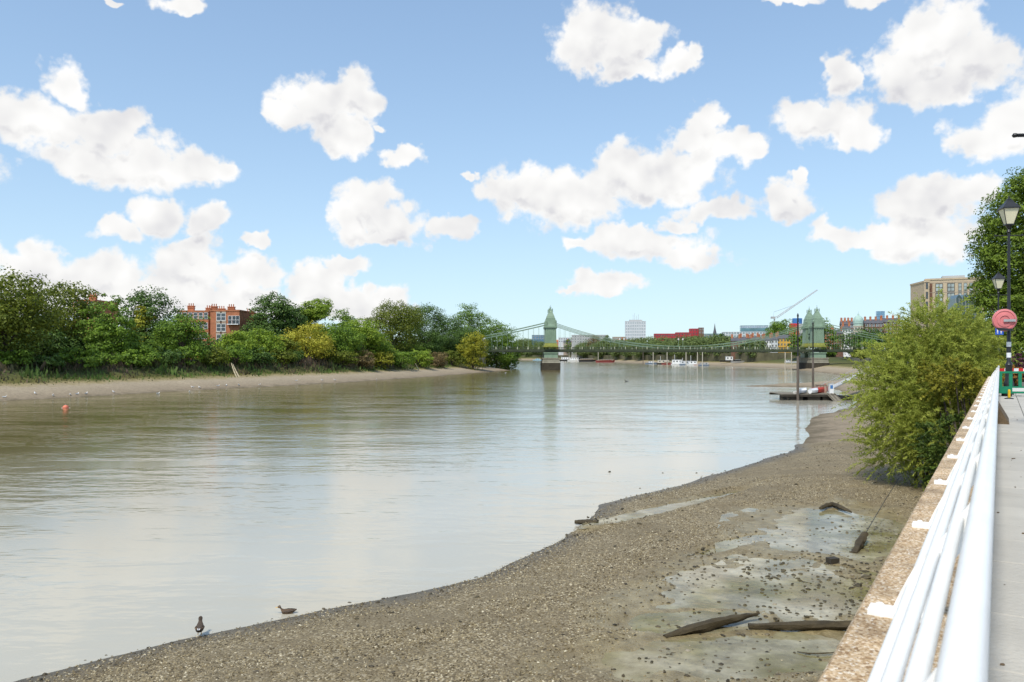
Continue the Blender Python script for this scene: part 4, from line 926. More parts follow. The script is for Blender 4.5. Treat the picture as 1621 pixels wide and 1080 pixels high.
# tower crane
cr_ = thing('tower_crane', 'tower crane with its long jib raised over the trees', 'crane', (at(1226, HY, 1150)[0], 1150, 6))
def lattice(mb, a, b, w, n, r=.26):
    a, b = np.array(a, float), np.array(b, float); t = (b-a)/np.linalg.norm(b-a); u = np.cross(t, (0, 1, 0)); u /= np.linalg.norm(u)+1e-9; v = np.cross(t, u)
    cs = [(u+v)*w/2, (u-v)*w/2, (-u-v)*w/2, (-u+v)*w/2]
    for c in cs: mb.tube([a+c, b+c*.6], r, 4)
    for k in range(n):
        p, q = a+(b-a)*k/n, a+(b-a)*(k+1)/n; c = 1-.4*k/n
        for i in range(4): mb.tube([p+cs[i]*c, q+cs[(i+1) % 4]*c], r*.55, 3)
    return mb
S = 1150/F
hz = lambda y: (HY-y)*S+EYE-6
lattice(MB(), (0, 0, 0), (0, 0, hz(505)), 2.0, 14).build('mast', M_GREY, cr_)
lattice(MB(), (3*S, 0, hz(503)), (68*S, 0, hz(459)), 2.2, 26).build('jib', M_GREY, cr_)
MB().box((-2, 0, hz(503)), (6, 3, 3)).build('counterweight', M_GREY, cr_); MB().tube([(-2, 0, hz(503)), (-1, 0, hz(494)), (30*S, 0, hz(483.5))], .12, 4).build('tie_rope', M_BLACK, cr_)

# beige flats behind the promenade
FY_ = 236.0; K = FY_/F
M_FRAME = mat('bronze_frame', (.10, .085, .065), .5, .1); M_CURT = mat('pale_curtain_glass', (.33, .38, .36), .15, .35, .35, spec=.7)
fl, w, h = building('apartment_block', 'beige modern apartment block with tall paired windows rising behind the willow bush', 1470, 1552, 442.5, FY_, M_BEIGE, 16, 5.7, 0, 0, rz=-.44, rm=M_BEIGE)
for r_ in range(6):
    for px, ww in ((1489.5, 1.7), (1506, 1.7), (1518.5, .75), (1526, .75), (1534, .8), (1542, .8)):
        wm_, pm_ = window_mesh(ww, 2.1)
        o = link('window', wm_, M_FRAME, fl, ((px-1511)*K*1.0, 0, h-3.3-r_*2.9)); link('pane', pm_, M_CURT, o)
        MB().span(-ww/2-.1, ww/2+.1, -.05, .02, -.62, -.16).build('spandrel', mat('grey_spandrel', (.30, .30, .27), .6, .1), o)
for k in range(7): MB().span(-w/2-.02, w/2+.02, -.05, 0, h-.75-k*2.9-.12, h-.75-k*2.9).build('brick_course', M_TAN, fl)
MB().span((1476-1511)*K, (1480-1511)*K, -.03, .3, h-8.6, h-1.0).build('dark_recess', M_BRICKD, fl)
MB().span(-3, 3, 4, 9, h+.5, h+1.5).build('plant_room', M_GREY, fl)
fl2, w2, h2 = building('apartment_block', 'angled end of the beige flats with dark slit windows', 1463.5, 1471, 447, FY_+1.5, M_BEIGE, 12, 5.7, 6, 1, (.5, 1.9), rz=-.15, floor=2.9, wm=M_FRAME)
gh = thing('glass_pavilion', 'dark green glass pavilion with pointed gables in front of the flats', 'pavilion', tuple(at(1526, HY, 205)*np.array((1, 1, 0))+np.array((0, 0, 5.7))), -.2)
hg = EYE-5.7+(HY-466)/F*205
for k in range(4): MB().prism([(-1.9+k*1.5, 0), (-.4+k*1.5, 0), (-.4+k*1.5, hg-1.0), (-1.15+k*1.5, hg), (-1.9+k*1.5, hg-1.0)], 'y', k*.002, 6).build('glazed_bay', mat('green_glass', (.02, .06, .06), .1, .2, .5, spec=.8), gh)
for k in range(9): MB().span(-1.95+k*.75, -1.88+k*.75, -.06, 0, 0, hg-.9).build('mullion', M_GREY, gh)

# trees beyond the bridge and on the promenade side
R = [('far_tree', 'green rounded tree under the crane', 1236, 507, 52, 640, 'mid', {}), ('far_tree', 'tall tree rising directly behind the bridge tower', 1300, 502, 50, 470, 'mid', {}), ('far_tree', 'green tree between the bridge tower and the ochre boathouse', 1268, 520, 40, 480, 'mid', {}),
     ('far_tree', 'dark broad tree below the green dome', 1368, 521, 66, 440, 'dark', {}), ('far_tree', 'dark tree beside the bridge end on the promenade side', 1404, 528, 56, 430, 'dark', {}), ('far_tree', 'low dark tree at the promenade end of the bridge', 1382, 538, 44, 400, 'mid', {}), ('far_tree', 'olive shrubby tree where the deck meets the bank', 1362, 553, 24, 360, 'olive', {}),
     ('far_tree', 'brown leaved dome of a tree beside the grey block', 941, 532, 24, 800, 'brown', {}), ('far_tree', 'green tree touching the brown leaved dome', 960, 531, 20, 805, 'far', {}), ('far_tree', 'small tree sticking up behind the moored boats', 901, 534, 14, 780, 'mid', {}),
     ('far_tree', 'tree at the foot of the white tower block', 1018, 535, 14, 820, 'dark', {}), ('far_tree', 'dark tree at the end of the glass office', 1139, 526, 26, 760, 'dark', {}), ('far_tree', 'little tree in front of the wide glass office', 1157, 531, 12, 740, 'mid', {})]
for i, (nm, lb, px, top, wp, Y, c, kw) in enumerate(R):
    if 815 < px < 1160: Y = far_Y(px)*1.07+14
    tree_px(nm, lb, 'trees beyond the bridge', px, top, wp, Y, c, seed=500+i, zb=5.5, leaf=.95, low=.04, **kw)
for i, (px, top, wp) in enumerate(((830,541,22),(848,545,20),(870,545,22),(985,542,24),(1003,541,24),(1025,540,26),(1047,540,28),(1070,539,26),(1090,537,30),(1112,535,32),(1132,537,28),(1150,539,26),(1168,541,22),(1184,542,18),(930,546,24),(955,545,24),(1200,542,18))):
    Yt = far_Y(px)*1.05+12
    tree_px('shore_tree', 'rounded green tree in the row behind the bridge parapet', 'tree row behind the bridge deck', px, top-5, wp*1.6, Yt, 'far', seed=540+i, zb=5.0, leaf=1.15, low=.0, trunk=False, shape='bush', dens=2.6, clump=.24)
for i, (lb, px, top, wp, Y, c, kw) in enumerate((('dark hedge like tree in front of the glass pavilion', 1505, 484, 46, 190, 'dark', dict(leaf=.5, low=0)), ('dark green tree beside the glass pavilion', 1540, 490, 40, 170, 'dark', dict(leaf=.5, low=0)),
        ('dark tree deep behind the street lamps', 1575, 470, 60, 130, 'dark', dict(leaf=.45, low=0)), ('shadowed tree past the tall promenade tree', 1630, 440, 90, 120, 'dark', dict(leaf=.45, low=0)), ('tree beside the road behind the mansion roofs', 1440, 520, 50, 300, 'mid', dict(leaf=.6, low=0)))):
    tree_px('promenade_tree', lb, 'trees behind the promenade', px, top, wp, Y, c, seed=600+i, zb=5.6, **kw)

# far shore embankment wall
FW = [(190, 470), (163, 530), (147, 610), (127, 722), (92, 990), (12, 1192), (-300, 1335)]
fw = thing('embankment_wall', 'long low dark embankment wall along the distant shore', 'wall', (0, 0, 0))
A_ = [np.array(p, float) for p in FW]
rings = []; WT = [8.9, 8.9, 8.6, 7.4, 7.0, 7.0, 7.0]
for i, p in enumerate(A_):
    t = A_[min(i+1, len(A_)-1)]-A_[max(i-1, 0)]; t /= np.linalg.norm(t); n = np.array((t[1], -t[0]))
    rings.append([(p[0], p[1], .5), (p[0]+n[0]*1.5, p[1]+n[1]*1.5, .5), (p[0]+n[0]*1.5, p[1]+n[1]*1.5, WT[i]), (p[0], p[1], WT[i])])
MB().loft(rings).build('wall_face', mat('weedy_wall', (.11, .10, .055), .9, .45, .12), fw)

# ------------------------------------------------------------------ willow bush against the wall
def spray_bush(name, label, base, blobs, ntw, nleaf, L, W, color, seed, twig_len, up=.35, cat='bush', stems=9):
    r = np.random.default_rng(seed); root = thing(name, label, cat, base)
    B = np.array(blobs); vol = (B[:, 3]*B[:, 4]*B[:, 5])**(2/3); pick = r.choice(len(B), ntw, p=vol/vol.sum()); b = B[pick]
    d = r.normal(size=(ntw, 3)); d /= np.linalg.norm(d, axis=1)[:, None]; rad = r.uniform(.25, 1, ntw)**.5
    S = b[:, :3]+d*b[:, 3:6]*rad[:, None]*.85
    dirv = d*np.array((1, 1, .7))+np.array((0, 0, up))+r.normal(size=(ntw, 3))*.35; dirv /= np.linalg.norm(dirv, axis=1)[:, None]
    ln = twig_len*r.uniform(.5, 1.3, ntw)
    t = np.sort(r.uniform(.05, 1, (ntw, nleaf)), 1)
    sag = r.uniform(.25, .7, ntw)*ln*.55
    pos = S[:, None, :]+dirv[:, None, :]*(ln[:, None]*t)[:, :, None]; pos[:, :, 2] -= sag[:, None]*t**2
    tang = dirv[:, None, :]*np.ones((1, nleaf, 1)); tang = tang.copy(); tang[:, :, 2] -= (2*sag/ln)[:, None]*t
    ax = tang*.8+r.normal(size=pos.shape)*.55; ax /= np.linalg.norm(ax, axis=2)[:, :, None]
    nr = np.cross(ax, r.normal(size=pos.shape)+np.array((0, 0, .0))); nr /= np.linalg.norm(nr, axis=2)[:, :, None]
    sd_ = np.cross(nr, ax); p = pos+ax*L*.4; Ls = (L*r.uniform(.6, 1.3, (ntw, nleaf)))[:, :, None]; Ws = (W*r.uniform(.7, 1.3, (ntw, nleaf)))[:, :, None]
    V = np.stack([p-ax*Ls/2, p+sd_*Ws/2, p+ax*Ls/2, p-sd_*Ws/2], 2).reshape(-1, 3)
    tint = np.clip((.2+.6*r.random(ntw))[:, None]+r.normal(size=(ntw, nleaf))*.14+(t-.5)*.25, 0, 1).ravel()
    link('foliage', fast_mesh('foliage', V, np.arange(len(V)).reshape(-1, 4), tint), color, root)
    tw = MB()
    for k in range(0, ntw, 6): tw.tube([S[k], S[k]+dirv[k]*ln[k]*.5-np.array((0, 0, sag[k]*.25)), S[k]+dirv[k]*ln[k]-np.array((0, 0, sag[k]))], [.010, .007, .003], 3, False)
    tag(tw.build('twigs', mat('willow_twig', (.17, .12, .05), .8, .3, 4), root), kind='stuff')
    for k in range(stems):
        e = S[r.integers(ntw)]; q = np.array((r.uniform(-.6, .6), r.uniform(-.6, .6), -.4))
        MB().tube([q, q*.5+e*.35+np.array((0, 0, .6)), e], [.10, .06, .02], 6).build('stem', M_BARK, root)
    return root
M_WIL = leafmat('willow_leaf', (.20, .235, .03), (.55, .60, .12), .48)
wb_ = np.array((21.9, 42.0)); wz = shore_z(*wb_)
spray_bush('willow_bush', 'big yellow green willow bush leaning out from the river wall', (wb_[0], wb_[1], wz),
    [(1.2, 1, 5.6, 2.6, 2.6, 2.6), (-.6, -.5, 4.6, 2.5, 2.6, 2.4), (1.6, 2.0, 7.9, 1.6, 1.8, 1.7), (-2.2, 0, 5.0, 1.4, 2.0, 1.6), (-.6, -2.2, 2.9, 1.8, 1.8, 1.7), (2.9, 2.6, 5.8, 1.6, 2.2, 1.4), (-1.9, -1.0, 3.2, 1.5, 1.7, 1.5), (-.3, -1.2, 1.4, 1.7, 1.9, 1.2), (.7, -4.6, 1.3, 1.4, 1.4, 1.1), (-1.6, .5, 1.6, 1.3, 1.4, 1.2), (.3, .5, 7.8, 1.3, 1.4, 1.3), (.2, -4.0, 2.4, 1.5, 1.7, 1.6), (2.2, .5, 7.0, 1.8, 2, 1.8), (-.6, -3.4, 3.6, 1.6, 1.7, 1.6), (-1.0, 1.0, 6.4, 1.4, 1.5, 1.4)],
    3300, 54, .20, .036, M_WIL, 3, 1.4)
pl = P(41, -1.3); wz2 = shore_z(pl[0], pl[1])
spray_bush('bramble_bush', 'dark bramble with yellowing leaves hanging over the coping', (pl[0], pl[1], wz2), [(.6, 2.0, 5.4, .8, 2.2, .7), (1.0, 3.4, 5.5, .9, 1.8, .7)], 190, 44, .15, .08, leafmat('bramble_leaf', (.13, .15, .02), (.42, .38, .05), .4), 4, .8, .2)
pl = P(34.2, -1.5); wz2 = shore_z(pl[0], pl[1])
spray_bush('nettle_clump', 'low dark green weeds with a purple flower below the willow bush', (pl[0], pl[1], wz2), [(0, 0, 2.6, .9, 1.5, 1.3), (.2, .9, 3.4, .8, 1.2, 1.2), (-.2, -.8, 1.6, .7, .9, .9)], 260, 40, .13, .07, leafmat('nettle_leaf', (.035, .06, .012), (.13, .19, .03), .3), 6, .6, .2)

# tall promenade tree
def tall_tree():
    r = np.random.default_rng(77); c = at(1640, HY, 62.0); root = thing('tall_promenade_tree', 'tall fine leaved green tree standing behind the street lamps', 'tree', (c[0], 62, 5.7))
    blobs = [(0, 0, 10.4, 4.1, 4.0, 5.6), (-2.2, 0, 8.2, 2.3, 2.6, 3.0), (-2.6, -.4, 5.2, 2.3, 2.6, 2.8), (-1.5, 0, 12.7, 2.2, 2.4, 2.4), (.2, 0, 14.6, 2.1, 2.2, 2.2), (-2.9, 0, 10.0, 1.8, 2, 2), (-2.0, .2, 2.4, 2.6, 2.6, 2.2), (1.8, 0, 6, 3, 3, 5), (-3.4, 0, 6.8, 1.2, 1.5, 1.5)]
    pos, nr, tint, C, ct = crown_points(blobs, 900, r, .8, 76)
    V = leaf_quads(pos, nr, .24*r.uniform(.7, 1.3, len(pos)), .11*r.uniform(.7, 1.3, len(pos)), r)
    link('crown', fast_mesh('crown', V, np.arange(len(V)).reshape(-1, 4), tint), leafmat('leaf_tall', (.065, .11, .012), (.26, .36, .04), .42), root)
    MB().tube([(0, 0, -.3), (.1, 0, 3), (-.1, .1, 6), (0, 0, 11)], [.42, .34, .27, .1], 9).build('trunk', M_BARK, root)
    lim = MB()
    for k in r.choice(len(C), 22, replace=False): lim.tube([(0, 0, r.uniform(2.5, 7)), C[k]*.55+np.array((0, 0, 2.5)), C[k]], [.14, .09, .03], 5)
    lim.build('limbs', M_BARK, root)
tall_tree()

# ------------------------------------------------------------------ street lamps and promenade clutter
M_PANE = mat('frosted_pane', (.80, .74, .52), .4, .05, 2)
def street_lamp(label, x, y, H, scale=1.0, bar=False, band=False):
    root = thing('street_lamp', label, 'street lamp', (x, y, 5.74), ROT_W+.35, 'black lantern street lamps along the promenade')
    s = scale
    MB().lathe([(.19, 0), (.19, .5), (.15, .6), (.12, 1.2), (.14, 1.25), (.075, 1.4), (.06, H*.55), (.045, H-1.35*s)], 12).build('post', M_BLACK, root, True)
    zb = H-1.30*s
    MB().lathe([(.05, zb-.35), (.09, zb-.3), (.05, zb-.2), (.11, zb-.06), (.16*s, zb)], 10).build('neck', M_BLACK, root, True)
    lan = MB()
    b, t, z1 = .15*s, .33*s, zb+.72*s
    for (i, j) in ((-1, -1), (1, -1), (1, 1), (-1, 1)): lan.tube([(i*b, j*b, zb), (i*t, j*t, z1)], .018*s, 5)
    lan.box((0, 0, zb), (2*b+.05, 2*b+.05, .04)).box((0, 0, z1), (2*t+.07, 2*t+.07, .05))
    fr = lan.build('lantern_frame', M_BLACK, root)
    for k in range(4):
        a = k*PI/2; c, sn = math.cos(a), math.sin(a); q = []
        for (u, w_, z) in ((-b, b, zb+.02), (b, b, zb+.02), (t, t, z1-.02), (-t, t, z1-.02)): q.append((u*c-(-w_*.97)*sn, u*sn+(-w_*.97)*c, z))
        MB().add(q+[tuple(np.array(p)*np.array((.97, .97, 1))) for p in q], [(0, 1, 2, 3), (7, 6, 5, 4)]).build('pane', M_PANE, fr)
    MB().lathe([(t*1.5, z1+.02), (t*1.30, z1+.09*s), (t*.62, z1+.30*s), (t*.55, z1+.36*s), (t*.36, z1+.38*s), (t*.36, z1+.43*s), (.03, z1+.47*s), (.03, z1+.58*s)], 4, rot=PI/4).build('lantern_roof', M_BLACK, root)
    for sg in (-1, 1):
        MB().tube([(0, 0, zb-.45), (sg*.55*s, 0, zb-.45)], .022, 6).lathe([(.03, 0), (.05, .04), (.01, .09)], 6, (sg*.55*s, 0, zb-.48)).build('ladder_bar', M_BLACK, root)
    if bar:
        for sg in (-1, 1):
            m_ = MB(); m_.tube([(0, 0, bar), (sg*.78, 0, bar)], .022, 8)
            for k in range(14): m_.tube([(sg*(.28+k*.033), 0, bar), (sg*(.288+k*.033), 0, bar)], .040, 8)
            m_.lathe([(.03, -.04), (.055, 0), (.03, .04)], 8, (sg*.76, 0, bar)); m_.box((sg*.3, 0, bar-.1), (.32, .05, .1)).build('scroll_bar', M_BLACK, root)
    if band:
        for z, m_ in ((1.55, M_WHITE), (1.78, M_BLACK), (2.0, M_WHITE)): MB().lathe([(.088, z), (.088, z+.2)], 12).build('band', m_, root, True)
    return root
c = at(1597, HY, 33.0); L1 = street_lamp('black street lamp carrying the red lifebuoy housing', c[0], 33.0, 8.25, .92, band=True)
c = at(1580.5, HY, 56.0); street_lamp('second black lantern lamp in the row, past the red disc', c[0], 56, 7.55, .95)
c = at(1571.5, HY, 83.0); street_lamp('farthest small black lantern lamp against the dark tree', c[0], 83, 7.55, .95)
c = at(1668, HY, 16.0); street_lamp('black lamp standard with a ribbed scroll bar, mostly out of view', c[0], 16, 7.4, .95, bar=6.08).rotation_euler[2] = -.05
lc = at(1590, 507, 32.72)
M_LIFE = mat('faded_red_plastic', (.62, .19, .19), .45, .12, 3)
lb = thing('lifebuoy_housing', 'faded red round lifebuoy housing strapped to the lamp post', 'lifebuoy', lc, -.42)
rr = .42
def disc(prof, name, m, parent):
    mb = MB(); mb.lathe(prof, 32); mb.v = [(x, -z, y*1.04) for x, y, z in mb.v]; return mb.build(name, m, parent, True)
disc([(rr, 0), (rr*1.02, .05), (rr*.97, .10), (rr*.86, .115), (rr*.84, .09), (rr*.66, .10), (rr*.64, .12), (rr*.42, .13), (rr*.38, .10), (.04, .10)], 'shell', M_LIFE, lb)
disc([(rr*1.04, -.03), (rr*1.06, .0), (rr*1.04, .03)], 'rim', mat('pale_red_rim', (.72, .30, .28), .4, .1), lb)
MB().box((.16, -.17, -.02), (.42, .05, .10)).box((.26, -.05, -.02), (.08, .22, .08)).build('clamp', mat('galvanised', (.45, .45, .44), .4, .1, metal=.5), lb)
MB().prism([(-.34, -.30), (.30, -.36), (.20, -.44), (-.22, -.43)], 'y', -.128, -.10).build('hand_hole', M_BLACK, lb)
sg = thing('shared_path_sign', 'small blue sign with white figures below the red disc', 'sign', at(1582, 530, 33.6), -.42)
M_SIGN = mat('sign_blue', (.02, .10, .50), .4, .05, 3)
MB().box((0, 0, .17), (.30, .012, .34)).build('plate', M_SIGN, sg)
for x in (-.065, .065):
    MB().box((x, -.009, .17), (.045, .004, .12)).box((x-.012, -.009, .08), (.016, .004, .07)).box((x+.014, -.009, .08), (.016, .004, .07)).lathe([(.022, -.012), (.024, 0), (.02, .02)], 8, (x, -.009, .255), sy=.12).build('figure', M_WHITE, sg)
MB().box((.28, .03, .17), (.50, .03, .03)).build('bracket_arm', M_BLACK, sg)
# green site barrier, marker, boards
M_BAR = mat('green_barrier_plastic', (.012, .20, .10), .45, .1, 4)
def barrier(label, px, Y, rz):
    c = at(px, HY, Y); b = thing('site_barrier', label, 'barrier', (c[0], Y, 5.75), rz, 'green plastic site barriers')
    fr = MB().span(-1.0, 1.0, -.03, .03, .12, .40)
    fr.span(-1.0, -.88, -.03, .03, .40, 1.0).span(.88, 1.0, -.03, .03, .40, 1.0).span(-.88, .88, -.03, .03, .92, 1.0)
    fr.build('frame', M_BAR, b)
    for x in (-.55, -.2, .2, .55): MB().span(x-.06, x+.06, -.025, .025, .40, .92).build('upright', M_BAR, b)
    for x in (-.7, .7): MB().span(x-.08, x+.08, -.25, .25, 0, .12).build('foot', M_BLACK, b)
    MB().span(-.5, .5, -.036, -.03, .20, .34).build('reflective_strip', mat('pale_strip', (.65, .66, .62), .4, .05), b)
barrier('green plastic site barrier standing across the end of the path', 1623, 31.6, -.1); barrier('green plastic site barrier behind the first one', 1660, 33.4, .5)
c = at(1597.5, HY, 29.8); mk = thing('marker_post', 'short yellow marker post on a dark base by the green barrier', 'bollard', (c[0], 29.8, 5.755))
MB().lathe([(.045, .03), (.045, .32), (.03, .35)], 10).build('post', mat('yellow_plastic', (.70, .45, .02), .5, .1), mk); MB().lathe([(.16, 0), (.14, .03), (.05, .05)], 12).build('base', M_BLACK, mk)
c = at(1612, HY, 36.0); rb = thing('hazard_board', 'red and white striped hazard board behind the green barrier', 'barrier', (c[0], 36, 5.74), -.1)
for k in range(8): MB().span(-.8+k*.2, -.6+k*.2, -.02, .02, .84, 1.05).build('stripe', M_WHITE if k % 2 else mat('hazard_red', (.60, .03, .03), .5, .05), rb)
for x in (-.7, .7): MB().tube([(x, .04, 0), (x, .04, 1.05)], .025, 6).build('leg', M_GREY, rb)
# parked white car
c = at(1611, HY, 74.0); car = thing('parked_car', 'white parked car beyond the barriers', 'car', (c[0], 74, 5.70), -.55)
side = [(-2.1, .25), (2.1, .25), (2.15, .7), (1.95, .85), (1.0, .95), (.45, 1.42), (-1.2, 1.45), (-1.95, 1.0), (-2.12, .75)]
MB().prism(side, 'y', -.85, .85).build('body', M_WHITE, car)
for sy in (-1, 1): MB().prism([(.85, .97), (.42, 1.35), (-1.1, 1.38), (-1.7, 1.0)], 'y', sy*.852, sy*.86).build('side_window', M_GLASS, car)
for x in (-1.35, 1.35):
    for sy in (-1, 1):
        wv_ = MB(); wv_.lathe([(.31, -.1), (.32, 0), (.31, .1)], 16); wv_.v = [(x+a, sy*.78+q, .31+b) for a, b, q in wv_.v]; ty = wv_.build('tyre', M_BLACK, car)
        wv_ = MB(); wv_.lathe([(.18, -.105), (.18, .105)], 12); wv_.v = [(x+a, sy*.78+q, .31+b) for a, b, q in wv_.v]; wv_.build('rim', M_GREY, ty)
MB().span(2.10, 2.16, -.7, -.4, .6, .75).build('headlight', M_LGREY, car); MB().span(2.10, 2.16, .4, .7, .6, .75).build('headlight', M_LGREY, car)
for i, (lb_, px, top, wp, Y, col) in enumerate((('rust tinted shrub behind the hazard board', 1604, 571, 26, 40, GREENS['rust']), ('purple leaved shrub in front of the parked car', 1618, 548, 34, 50, leafmat('leaf_purple', (.05, .018, .03), (.16, .06, .08))), ('dark green shrub at the railing end', 1592, 558, 26, 47, GREENS['dark']), ('yellowing shrub beside the railing end', 1580, 556, 22, 46, GREENS['lime']))):
    tree_px('promenade_shrub', lb_, 'shrubs at the end of the railing', px, top, wp, Y, col, zb=5.68, shape='bush', trunk=False, low=0, cat='shrub', leaf=.13, seed=640+i)
# ------------------------------------------------------------------ pontoon, piles, boats
M_TIMB = mat('weathered_timber', (.20, .175, .13), .85, .3, 1.2, .3, 6, stretch=(1, 6, 6))
M_TIMBD = mat('wet_dark_timber', (.045, .038, .028), .6, .35, 1.5, .3, 6)
M_PILE = mat('pile_timber', (.13, .105, .085), .8, .3, .8, .3, 4, stretch=(1, 1, .2))
def plank_deck(root, x0, x1, y0, y1, z, n, m=M_TIMB, name='plank'):
    for k in range(n):
        a = x0+(x1-x0)*k/n; MB().span(a+.02, a+(x1-x0)/n-.02, y0, y1, z-.08, z+random.uniform(-.01, .01)).build(name, m, root)
PY = 129.5
pc = at(1287, HY, PY); pon = thing('pontoon', 'dark timber pontoon floating beside two tall piles', 'pontoon', (pc[0], PY, 0), -.05)
plank_deck(pon, -5.1, 3.6, 0, 6.5, 1.02, 22)
MB().span(-5.2, 3.7, -.2, .02, .62, .96).build('edge_beam', M_TIMBD, pon); MB().span(-5.2, 3.7, 6.5, 6.7, .62, .96).build('edge_beam', M_TIMBD, pon)
for x in (-2.6, .2, 2.6): MB().span(x-1.0, x+1.0, .1, 6.3, -.25, .6).build('float', M_TIMBD, pon)
for x in (-5.0, -4.0): MB().span(x-.14, x+.14, -.05, .25, -.3, .9).build('corner_post', M_TIMBD, pon)
MB().span(-5.15, -3.9, -.05, .2, -.1, .05).build('skid', M_TIMBD, pon)
rp = thing('launch_ramp', 'pale timber launching ramp sloping from the pontoon into the water', 'ramp', (pc[0]+3.0, PY-.25, 0), .12)
MB().prism([(-1.9, -.06), (.4, 1.04), (.4, 1.14), (-1.9, .06)], 'x', -.75, .75).build('ramp_board', M_TIMB, rp)
for x in (-.6, 0, .6): MB().prism([(-1.8, .08), (.35, 1.13), (.35, 1.18), (-1.8, .13)], 'x', x-.04, x+.04).build('batten', M_TIMBD, rp)
for (px, py0, top, Y, r_, lb_) in ((1263, 632, 499, 129.0, .21, 'taller timber mooring pile standing against the pontoon edge'), (1287, 610, 512, 150.0, .21, 'mooring pile standing behind the pontoon')):
    c = at(px, HY, Y); p_ = thing('mooring_pile', lb_, 'pile', (c[0], Y, 0)); zt = EYE+(HY-top)/F*Y
    MB().lathe([(r_*1.05, -2), (r_, 3), (r_*.95, zt*.52)], 12).build('lower_pile', M_PILE, p_, True)
    MB().lathe([(r_*.6, zt*.5), (r_*.55, zt-.25), (r_*.75, zt-.2), (r_*.75, zt), (.05, zt+.3)], 12).build('upper_pile', M_BLACK, p_, True)
def hull_rings(L, W, H, n=9, bow=.5, sheer=.25):
    rings = []
    for i in range(n):
        t = i/(n-1); w = W/2*(min(1, .55+t*1.4) if t < .35 else max(.03, 1-((t-.35)/.65)**2.2)); z = H*(1+sheer*t*t); k = .55+.1*t
        rings.append([((t-.5)*L, -w, z), ((t-.5)*L, -w*.86, z*.35), ((t-.5)*L, -w*.35, .02+.25*H*t**4), ((t-.5)*L, w*.35, .02+.25*H*t**4), ((t-.5)*L, w*.86, z*.35), ((t-.5)*L, w, z)])
    return rings
def dinghy(name, label, loc, rz, L, W, H, hm, cover=None, group=None, seats=True):
    b = thing(name, label, 'boat', loc, rz, group)
    MB().loft(hull_rings(L, W, H)).build('hull', hm, b, True)
    if cover:
        rings = [[(x, -w*1.02, z), (x, -w*.5, z+H*.45), (x, w*.5, z+H*.45), (x, w*1.02, z)] for (x, w, z) in [(r_[0][0], -r_[0][1], r_[0][2]) for r_ in hull_rings(L*.98, W, H)]]
        MB().loft(rings).build('cover', cover, b, True)
    elif seats:
        for x in (-.25, .05, .28): MB().span(x*L-.1, x*L+.1, -W*.38, W*.38, H*.98, H*1.05).build('thwart', M_TIMB, b)
    return b
Z_ = 1.03
dinghy('covered_dinghy', 'white covered dinghy on the pontoon next to the tall pile', (pc[0]-.9, PY+2.2, Z_), .75, 2.7, 1.3, .55, M_LGREY, M_WHITE, 'dinghies on the pontoon')
dinghy('covered_dinghy', 'white covered dinghy lying beside the red boat on the pontoon', (pc[0]+.9, PY+2.0, Z_), .75, 2.7, 1.3, .55, M_WHITE, M_LGREY, 'dinghies on the pontoon')
dinghy('red_dinghy', 'red hulled dinghy on the pontoon deck', (pc[0]+2.1, PY+3.4, Z_), .2, 2.4, 1.1, .6, mat('boat_red', (.40, .05, .035), .4, .1), mat('boat_red', (.40, .05, .035)))
dinghy('workboat', 'dark flat workboat moored to the pontoon end', (pc[0]+4.9, PY+1.0, -.1), 3.05, 3.6, 1.6, .85, M_BLACK)
cr2 = thing('storage_crate', 'pinkish brown storage crate on the pontoon', 'crate', (pc[0]+3.2, PY+4.8, Z_), -.1)
MB().span(-.8, .8, -.5, .5, 0, 1.25).build('box', mat('faded_pink_ply', (.42, .26, .20), .8, .2), cr2); MB().span(-.85, .85, -.55, .55, 1.25, 1.35).build('lid', M_TIMB, cr2)
for k in range(4): MB().span(-.8+k*.5, -.7+k*.5, -.53, -.5, .02, 1.24).build('batten', M_TIMB, cr2)
cb = thing('pump_cabinet', 'white cabinet with a dark panel at the pontoon end', 'cabinet', (pc[0]+4.7, PY+4.4, Z_), -.1)
MB().span(-.35, .35, -.3, .3, -.9, 1.5).build('case', M_WHITE, cb); MB().span(-.22, .22, -.32, -.3, .7, 1.3).build('panel', M_BLUE, cb); MB().span(-.4, .4, -.35, .35, 1.5, 1.58).build('top', M_GREY, cb)
gg = thing('gangway', 'narrow grey gangway with handrails leading from pontoon to shore', 'gangway', (pc[0]+3.4, PY+5.5, 0), 0)
gw = [(0, 0, 1.05), (14, 16, 4.0), (34, 10, 5.6)]
for a, b in zip(gw[:-1], gw[1:]):
    a, b = np.array(a, float), np.array(b, float); t = (b-a)/np.linalg.norm(b-a); n = np.array((t[1], -t[0], 0)); n /= np.linalg.norm(n)
    MB().loft([[p-n*.6, p+n*.6, p+n*.6-np.array((0, 0, .15)), p-n*.6-np.array((0, 0, .15))] for p in (a, b)]).build('walkway', M_GREY, gg)
    for sg_ in (-1, 1):
        MB().tube([a+n*.6*sg_+np.array((0, 0, 1.0)), b+n*.6*sg_+np.array((0, 0, 1.0))], .035, 5).build('handrail', M_GREY, gg)
        for k in range(7): q = a+(b-a)*k/6+n*.6*sg_; MB().tube([q-np.array((0, 0, .1)), q+np.array((0, 0, 1.0))], .03, 5).build('stanchion', M_GREY, gg)
rs = thing('red_float', 'red marker float propped at the pontoon gangway', 'float', (pc[0]+4.4, PY+6.2, 1.0)); MB().lathe([(.12, 0), (.42, .2), (.46, .6), (.42, 1.0), (.12, 1.2), (.08, 1.5)], 14).build('drum', mat('boat_red', (.40, .05, .035)), rs, True)
sb = thing('folded_tarpaulin', 'grey folded tarpaulin lying on the pontoon by the taller pile', 'tarpaulin', (pc[0]-2.3, PY+1.2, Z_), .3)
